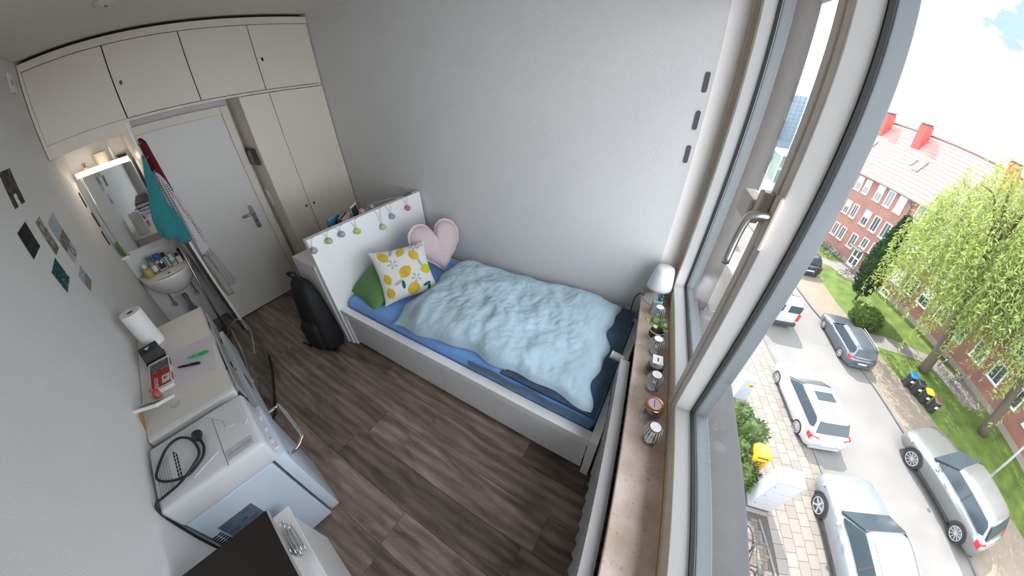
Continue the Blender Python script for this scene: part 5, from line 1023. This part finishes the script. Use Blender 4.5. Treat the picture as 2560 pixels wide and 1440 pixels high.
# ------------------------------------------------------------------ brick house across the street
hs = thing('brick_house', 'long red brick house with tiled roof across the street', 'house', FPt(0, 0, 0), FR)   # local x along facade, y behind it is +? (left of heading)
def brick_mat():
    m = bpy.data.materials.new('red brickwork'); m.use_nodes = True; nt = m.node_tree; b = nt.nodes['Principled BSDF']; N = nt.nodes.new; L = nt.links.new
    tc = N('ShaderNodeTexCoord'); mp = N('ShaderNodeMapping'); mp.inputs['Rotation'].default_value = (PI/2, 0, 0); br = N('ShaderNodeTexBrick'); br.inputs['Scale'].default_value = 9; br.inputs['Mortar Size'].default_value = .012
    br.inputs['Color1'].default_value = (.235, .095, .068, 1); br.inputs['Color2'].default_value = (.175, .070, .052, 1); br.inputs['Mortar'].default_value = (.22, .17, .145, 1); br.inputs['Brick Width'].default_value = .5; br.inputs['Row Height'].default_value = .2
    n = N('ShaderNodeTexNoise'); n.inputs['Scale'].default_value = 1.2; mx = N('ShaderNodeMix'); mx.data_type = 'RGBA'; mx.blend_type = 'OVERLAY'; mx.inputs[0].default_value = .35
    L(tc.outputs['Object'], mp.inputs[0]); L(mp.outputs[0], br.inputs['Vector']); L(tc.outputs['Object'], n.inputs['Vector']); L(br.outputs[0], mx.inputs[6]); L(n.outputs[0], mx.inputs[7]); L(mx.outputs[2], b.inputs['Base Color']); b.inputs['Roughness'].default_value = .9; return m
M_brick = brick_mat(); M_wfr = mat('white window frame', (.60, .60, .60), .5); M_pane = mat('dark pane', (.05, .06, .065), .08, spec=.8); M_shut = mat('roller shutter', (.56, .56, .55), .6)
T0, T1 = -6., 24.; EZ = 5.62
# facade side faces local -y (towards us): FN = -(left normal)? keep sign explicit
FS = 1 if (Vector((-FT.y, FT.x)).dot(FN) > 0) else -1
def hb_(bm, t0, t1, o0, o1, z0, z1, bev=0): y0, y1 = sorted((FS*o0, FS*o1)); return box(bm, (t0, y0, z0), (t1, y1, z1), bev)
bm = BM(); hb_(bm, T0, T1, 0, -5.2, 0, EZ); done('wall', bm, M_brick, hs)
bm = BM(); hb_(bm, T0, T1, .02, .0, 0, .35); done('plinth', bm, mat('rendered plinth', (.22, .18, .15), .9), hs)
bm = BM(); hb_(bm, T0, T1, .10, -.05, EZ-.12, EZ+.04); done('cornice', bm, mat('brown eaves board', (.10, .075, .055), .7), hs)
RZ, RO = 8.75, -2.6
M_tile = mat('weathered red roof tile', (.19, .115, .10), .75, bump=(5, .2), var=(1.2, .12)); NC = 15
for k in range(NC):
    f0, f1 = k/NC, (k+1.12)/NC; o0, z0 = .30+(RO-.30)*f0, EZ-.10+(RZ-EZ+.10)*f0; o1, z1 = .30+(RO-.30)*min(f1, 1), EZ-.10+(RZ-EZ+.10)*min(f1, 1)
    bm = BM(); p = [(T0-.3, FS*o0, z0), (T1+.3, FS*o0, z0), (T1+.3, FS*o1, z1-.03), (T0-.3, FS*o1, z1-.03)]; q = [(x, y, z+.055) for x, y, z in p]; hexa(bm, [*p, *q]); done('tile_course', bm, M_tile, hs)
bm = BM(); hexa(bm, [(T0-.3, FS*RO, RZ-.03), (T1+.3, FS*RO, RZ-.03), (T1+.3, FS*-5.4, EZ-.1), (T0-.3, FS*-5.4, EZ-.1), (T0-.3, FS*RO, RZ+.03), (T1+.3, FS*RO, RZ+.03), (T1+.3, FS*-5.4, EZ), (T0-.3, FS*-5.4, EZ)]); done('rear_roof', bm, M_tile, hs)
bm = BM(); tube(bm, [(T0-.3, FS*RO, RZ+.04), (T1+.3, FS*RO, RZ+.04)], .07, 8); done('ridge', bm, mat('ridge tile', (.13, .08, .07), .8), hs)
for t in (T0, T1-.2):
    bm = BM(); prism(bm, [(FS*.0, EZ), (FS*-5.2, EZ), (FS*RO, RZ-.05)], t, t+.2, M=Matrix(((0, 0, 1, 0), (1, 0, 0, 0), (0, 1, 0, 0), (0, 0, 0, 1)))); done('gable', bm, M_brick, hs)
bm = BM(); tube(bm, [(T0, FS*.36, EZ-.10), (T1, FS*.36, EZ-.10)], .05, 8); done('gutter', bm, M_kerb, hs)
bm = BM(); tube(bm, [(6.05, FS*.36, EZ-.12), (6.05, FS*.2, EZ-.35), (6.05, FS*.06, EZ-.5), (6.05, FS*.06, .1)], .035, 8); done('downpipe', bm, M_kerb, hs)
def hwin(t, z, w, h, state=0, arched=False):
    bm = BM(); hb_(bm, t-w/2-.06, t+w/2+.06, .05, .0, z-h/2-.05, z+h/2+.05)
    wn = done('window', bm, M_wfr, hs)
    bm = BM(); hb_(bm, t-w/2-.09, t+w/2+.09, .10, .0, z-h/2-.10, z-h/2-.05); done('window_ledge', bm, M_wfr, wn)
    nb = 2
    for k in range(nb):
        a0 = t-w/2+k*w/nb+.02; a1 = t-w/2+(k+1)*w/nb-.02; zt = z+h/2-(h*.45 if state == 1 else 0)
        bm = BM(); hb_(bm, a0, a1, .058, .05, z-h/2, zt); done('pane', bm, M_pane, wn)
    if state: bm = BM(); hb_(bm, t-w/2, t+w/2, .07, .05, z+h/2-h*(.48 if state == 1 else 1), z+h/2); done('shutter', bm, M_shut, wn)
ST = {(0, 2): 1, (0, 3): 1, (0, 4): 1, (0, 6): 2, (1, 2): 1, (1, 4): 1, (2, 7): 0}
TC = [.31, .95, 1.69, 2.42, 3.53, 4.42, 5.32]; rr = random.Random(2)
for r, z in enumerate((4.90, 3.20, 1.52)):
    for k, t in enumerate(TC):
        if r == 2 and k == 5: hwin(t+.05, 1.86, .40, .55); continue
        if r == 2 and k == 6: hwin(t, 1.9, .42, .62); continue
        hwin(t, z, .36 if k < 4 else .44, .80 if k < 4 else .88, ST.get((r, k), 0))
    for k, t in enumerate((-1.6, -2.4, -3.2, -.6, 6.75, 7.6, 8.8, 9.9, 11.2, 12.5, 13.9, 15.2, 16.6, 18.0, 19.5)):
        if not (r == 2 and 6.5 < t < 8.5): hwin(t, z+.1, .46 if t < 8 else .62, .85, rr.choice((0, 0, 1)))
bm = BM(); hb_(bm, 7.15, 8.15, .06, 0, 1.05, 1.95, .01); done('white_sign', bm, mat('white board', (.62, .62, .62), .5), hs)
hwin(7.65, .28, .50, .25)
dh = bpy.data.objects.new('entrance', None); link(dh, hs); dh.location = (4.47, 0, 0)
bm = BM(); hb_(bm, -.40, .40, .06, 0, .0, 1.40); done('door_surround', bm, M_wfr, dh)
for x in (-.18, .18):
    for z in (.25, .80):
        bm = BM(); hb_(bm, x-.13, x+.13, .07, .055, z, z+.45); done('door_pane', bm, M_pane, dh)
bm = BM(); hb_(bm, -.55, .55, .55, 0, 1.40, 1.47); done('canopy', bm, M_conc, dh)
for t, w in ((-.55, .55), (2.70, .60), (9.2, .6)):
    bm = BM(); hb_(bm, t-w/2, t+w/2, -1.7, -2.3, 7.2, 9.30); c = done('chimney', bm, mat('chimney red', (.36, .055, .045), .8, bump=(20, .2)), hs)
    bm = BM(); hb_(bm, t-w/2-.08, t+w/2+.08, -1.6, -2.4, 9.36, 9.42); hb_(bm, t-w/2+.05, t+w/2-.05, -1.75, -2.25, 9.30, 9.36); done('chimney_cap', bm, M_kerb, c)
def roof_at(o): f = (o-.30)/(RO-.30); return EZ-.10+(RZ-EZ+.10)*f+.06
for t, o, w, l in ((3.7, -.9, .22, .35), (4.3, -.75, .45, .6), (.0, -.9, .3, .45)):
    bm = BM(); za, zb = roof_at(o), roof_at(o-l); hexa(bm, [(t-w/2, FS*o, za), (t+w/2, FS*o, za), (t+w/2, FS*(o-l), zb), (t-w/2, FS*(o-l), zb), (t-w/2, FS*o, za+.07), (t+w/2, FS*o, za+.07), (t+w/2, FS*(o-l), zb+.07), (t-w/2, FS*(o-l), zb+.07)]); sk_ = done('skylight', bm, mat('skylight frame', (.12, .11, .11), .5), hs)
    bm = BM(); hexa(bm, [(t-w/2+.04, FS*(o-.04), za+.075), (t+w/2-.04, FS*(o-.04), za+.075), (t+w/2-.04, FS*(o-l+.04), zb+.065), (t-w/2+.04, FS*(o-l+.04), zb+.065), (t-w/2+.04, FS*(o-.04), za+.085), (t+w/2-.04, FS*(o-.04), za+.085), (t+w/2-.04, FS*(o-l+.04), zb+.075), (t-w/2+.04, FS*(o-l+.04), zb+.075)]); done('skylight_pane', bm, mat('sky pane', (.30, .33, .36), .1), sk_)
# ------------------------------------------------------------------ far glass towers
M_tg = mat('blue tower glass', (.17, .28, .40), .15, spec=.7, var=(.35, .25)); M_band = mat('tower floor band', (.10, .13, .17), .5)
def tower(name, label, c, w, dp, z1, rot, nf, slant=0., m=M_tg):
    t = thing(name, label, 'tower', (c[0], c[1], GZ), rot)
    hh = z1-GZ; bm = BM(); hexa(bm, [(-w/2, -dp/2, 0), (w/2, -dp/2, 0), (w/2, dp/2, 0), (-w/2, dp/2, 0), (-w/2, -dp/2, hh), (w/2, -dp/2, hh-slant), (w/2, dp/2, hh-slant), (-w/2, dp/2, hh)]); done('glass_body', bm, m, t)
    for k in range(nf):
        z = hh*.35+(hh*.62-slant)*k/nf; bm = BM(); box(bm, (-w/2-.06, -dp/2-.06, z), (w/2+.06, dp/2+.06, z+.10)); done('floor_band', bm, M_band, t)
    for k in range(6):
        x = -w/2+w*(k+.5)/6; bm = BM(); box(bm, (x-.03, -dp/2-.05, hh*.3), (x+.03, -dp/2, hh-slant)); done('mullion', bm, M_band, t)
    return t
tower('glass_tower', 'blue glass office tower with slanted roof behind the brick house', (22.4, 57.5), 5.6, 5, 2.0, .0, 9, 1.2)
tower('glass_tower', 'grey blue glass block seen through the narrow sash', (13.1, 59.5), 3.6, 4, .5, .1, 10, 0., mat('grey tower glass', (.10, .15, .20), .2, spec=.7))
sc_ = thing('scaffold_tower', 'open steel lattice tower above the glass block', 'tower', (15.9, 63.5, GZ))
bm = BM()
for x in (-.7, .7):
    for y in (-.7, .7): cyl(bm, (x, y, 0), (x, y, 14.5), .06, n=6)
for k in range(14):
    z = 1+k; 
    for a, b in (((-.7, -.7), (.7, -.7)), ((.7, -.7), (.7, .7)), ((.7, .7), (-.7, .7)), ((-.7, .7), (-.7, -.7))): cyl(bm, (*a, z), (*b, z), .05, n=4); cyl(bm, (*a, z), (*b, z+1), .03, n=4)
done('lattice', bm, M_rim, sc_)
pv = thing('glass_pavilion', 'low white-framed glass pavilion at the end of the street', 'building', (14.0, 46.0, GZ), .1)
bm = BM(); box(bm, (-2.2, -1.5, 0), (2.2, 1.5, 2.9)); done('glass', bm, mat('green glass', (.13, .20, .17), .15, spec=.6), pv)
bm = BM(); box(bm, (-2.4, -1.7, 2.9), (2.4, 1.7, 3.2)); box(bm, (-2.3, -1.6, 1.35), (2.3, -1.5, 1.6)); done('white_bands', bm, M_wfr, pv)
for k in range(6):
    x = -2.2+.88*k; bm = BM(); box(bm, (x-.06, -1.62, 0), (x+.06, -1.5, 2.9)); done('post', bm, M_wfr, pv)
# ------------------------------------------------------------------ trees and shrubs
def leaf_cloud(pts, size, asp=.4, droop=0., seed=1):
    r = random.Random(seed); V, F = [], []
    for p in pts:
        a = r.uniform(0, 2*PI); el = r.uniform(-.9, .6)-droop; L_ = size*r.uniform(.6, 1.3); w = L_*asp
        d = Vector((math.cos(a)*math.cos(el), math.sin(a)*math.cos(el), math.sin(el))); u = d.cross(Vector((r.uniform(-1, 1), r.uniform(-1, 1), r.uniform(-.4, 1)))).normalized()*w/2
        b = Vector(p); i = len(V); V += [b, b+d*L_*.5+u, b+d*L_, b+d*L_*.5-u]; F.append((i, i+1, i+2, i+3))
    return V, F
def foliage(name, V, F, m, parent, label=None):
    me = bpy.data.meshes.new(name); me.from_pydata([tuple(v) for v in V], [], F); me.materials.append(m); o = bpy.data.objects.new(name, me); link(o, parent, label, kind='stuff'); return o
def leaf_mat(name, c, tr=.35):
    if name in MATS: return MATS[name]
    m = bpy.data.materials.new(name); m.use_nodes = True; nt = m.node_tree; nt.nodes.clear(); N = nt.nodes.new; L = nt.links.new
    g = N('ShaderNodeNewGeometry'); hs_n = N('ShaderNodeHueSaturation'); hs_n.inputs['Color'].default_value = (*c, 1); mr = N('ShaderNodeMapRange'); mr.inputs[3].default_value = .6; mr.inputs[4].default_value = 1.45
    tc = N('ShaderNodeTexNoise'); tc.inputs['Scale'].default_value = 3.5; L(g.outputs['Position'], tc.inputs['Vector']); L(tc.outputs[0], mr.inputs[0]); mr.inputs[1].default_value = .3; mr.inputs[2].default_value = .7; L(mr.outputs[0], hs_n.inputs['Value'])
    d = N('ShaderNodeBsdfDiffuse'); t = N('ShaderNodeBsdfTranslucent'); x = N('ShaderNodeMixShader'); x.inputs[0].default_value = tr; o = N('ShaderNodeOutputMaterial')
    L(hs_n.outputs[0], d.inputs[0]); L(hs_n.outputs[0], t.inputs[0]); L(d.outputs[0], x.inputs[1]); L(t.outputs[0], x.inputs[2]); L(x.outputs[0], o.inputs[0]); MATS[name] = m; return m
M_bark = mat('bark', (.075, .058, .042), .95, bump=(20, .6))
def willow(label, base, crown, R, ztop, zlow, n, seed, m):
    t = wthing('willow_tree', label, 'tree', base[0], base[1], GZ+.03); cx = crown[1]-base[1]; cy = crown[0]-base[0]
    bm = BM(); tube(bm, [(0, 0, -.02), (cx*.15, cy*.15, ztop*.2), (cx*.5, cy*.5, ztop*.45), (cx*.85, cy*.85, ztop*.75), (cx, cy, ztop*.95)], lambda q: .22*(1-q)+.03, 10, k=5)
    done('trunk', bm, M_bark, t, True)
    r = random.Random(seed); tips = []
    for k in range(9):
        a = 2*PI*k/9+r.random(); rr_ = R*r.uniform(.4, .8); f = r.uniform(.45, .8); e = Vector((cx+rr_*math.cos(a), cy+rr_*math.sin(a), ztop*r.uniform(.65, .92)))
        bm = BM(); tube(bm, [(cx*f, cy*f, ztop*f*.9), (e.x*.5+cx*f*.5, e.y*.5+cy*f*.5, e.z*.9+.4), tuple(e)], lambda q: .07*(1-q)+.012, 7, k=4); done('branch', bm, M_bark, t, True)
    V, F = [], []
    for k in range(n):
        a = r.uniform(0, 2*PI); q = math.sqrt(r.random()); rad = R*q; zt = ztop*(1-.30*q**2.2)*r.uniform(.86, 1.03); x0, y0 = cx+rad*math.cos(a), cy+rad*math.sin(a)
        ln = (zt-zlow*r.uniform(.8, 1.7))*r.uniform(.55, 1.0); m_ = int(ln/.085); dx, dy = .10*math.cos(a), .10*math.sin(a)
        pts = []
        for i in range(max(3, m_)):
            f = i/m_; pts.append((x0+dx*math.sin(f*2.4)*3+.10*math.sin(f*7+k), y0+dy*math.sin(f*2.4)*3+.10*math.cos(f*6+k), zt-ln*f))
        v, fc = leaf_cloud(pts, .21, .27, .55, seed*1000+k); o = len(V); V += v; F += [tuple(i+o for i in f) for f in fc]
    foliage('foliage', V, F, m, t); return t
M_wil = leaf_mat('willow leaf', (.215, .265, .075)); M_wil2 = leaf_mat('willow leaf shade', (.19, .24, .075))
willow('pale green weeping willow in front of the brick house', (13.74, 14.29), (14.9, 13.5), 2.6, 9.8, 1.5, 420, 3, M_wil)
willow('second weeping willow at the right edge beyond the first', (10.6, 16.0), (11.7, 14.9), 2.5, 10.6, 1.9, 380, 5, M_wil2)
def shrub(name, label, cat, s, d, H_, R, n, m, size=.12, prof=None, z=GZ+.04, seed=4, lean=(0, 0), trunk=.15, grp=None):
    t = wthing(name, label, cat, s, d, z, grp); r = random.Random(seed); prof = prof or (lambda f: math.sin(PI*min(1, f*.92+.08))**.6)
    bm = BM(); tube(bm, [(0, 0, 0), (lean[0]*.3, lean[1]*.3, H_*.3), (lean[0]*.9, lean[1]*.9, H_*.85)], lambda q: (.07*(1-q)+.012)*max(.5, R), 8, k=4); done('stem', bm, M_bark, t, True)
    core = BM(); NS = 14; loft(core, [[(lean[0]*f+R*.80*prof(f)*math.cos(2*PI*i/16), lean[1]*f+R*.80*prof(f)*math.sin(2*PI*i/16), trunk+(H_-trunk)*f) for i in range(16)] for f in [(.03+.94*k/NS) for k in range(NS+1)]]); done('inner_foliage', core, m, t, True)
    pts = []
    for k in range(n):
        f = r.random(); a = r.uniform(0, 2*PI); q = prof(f)*R*(1-.28*r.random()**2)*(1+.12*noise.noise(Vector((math.cos(a)*2, math.sin(a)*2, f*5+seed))))
        pts.append((lean[0]*f+q*math.cos(a), lean[1]*f+q*math.sin(a), trunk+(H_-trunk)*f))
    V, F = leaf_cloud(pts, size, .5, -.5, seed); foliage('foliage', V, F, m, t); return t
shrub('cypress_tree', 'dark green columnar cypress in front of the brick house', 'tree', 19.0, 12.95, 5.2, .80, 6500, leaf_mat('cypress leaf', (.022, .046, .014), .1), .16, lambda f: (math.sin(PI*min(1, f*.86+.10))**.75)*(1-.45*f), seed=6, trunk=.45)
shrub('round_bush', 'round clipped green bush beside the estate car', 'bush', 16.45, 12.25, 1.05, .78, 2600, leaf_mat('bush leaf', (.050, .085, .020), .15), .12, lambda f: math.sin(PI*min(1, f*.80+.20))**.5, seed=8, trunk=.05)
M_sh1 = leaf_mat('shrub leaf', (.075, .105, .035), .25)
for k, (s, d, h_, R) in enumerate(((7.75, 4.35, 1.35, .50), (7.15, 4.62, 1.5, .50), (6.55, 4.25, 1.25, .45), (5.95, 4.40, 1.05, .40))):
    shrub('leafy_shrub', ('leafy shrub below the window farthest along the wall', 'leafy shrub behind the yellow post box', 'leafy shrub left of the yellow post box', 'leafy shrub beside the white utility cabinet')[k], 'shrub', s, d, h_, R, 900, M_sh1, .13, lambda f: math.sin(PI*min(1, f*.80+.16))**.5, GZ+.055, seed=20+k, trunk=.08, grp='shrubs below the window')
shrub('street_tree', 'yellow-green tree at the far end of the street', 'tree', 34.0, 7.2, 4.2, 1.6, 2500, leaf_mat('yellow leaf', (.26, .28, .03), .3), .28, seed=31, trunk=1.2)
shrub('hedge_bush', 'low green hedge by the far end of the near pavement', 'bush', 29.0, 4.6, 1.1, 1.0, 1500, M_sh1, .16, lambda f: math.sin(PI*min(1, f*.80+.20))**.5, seed=33, trunk=.05)
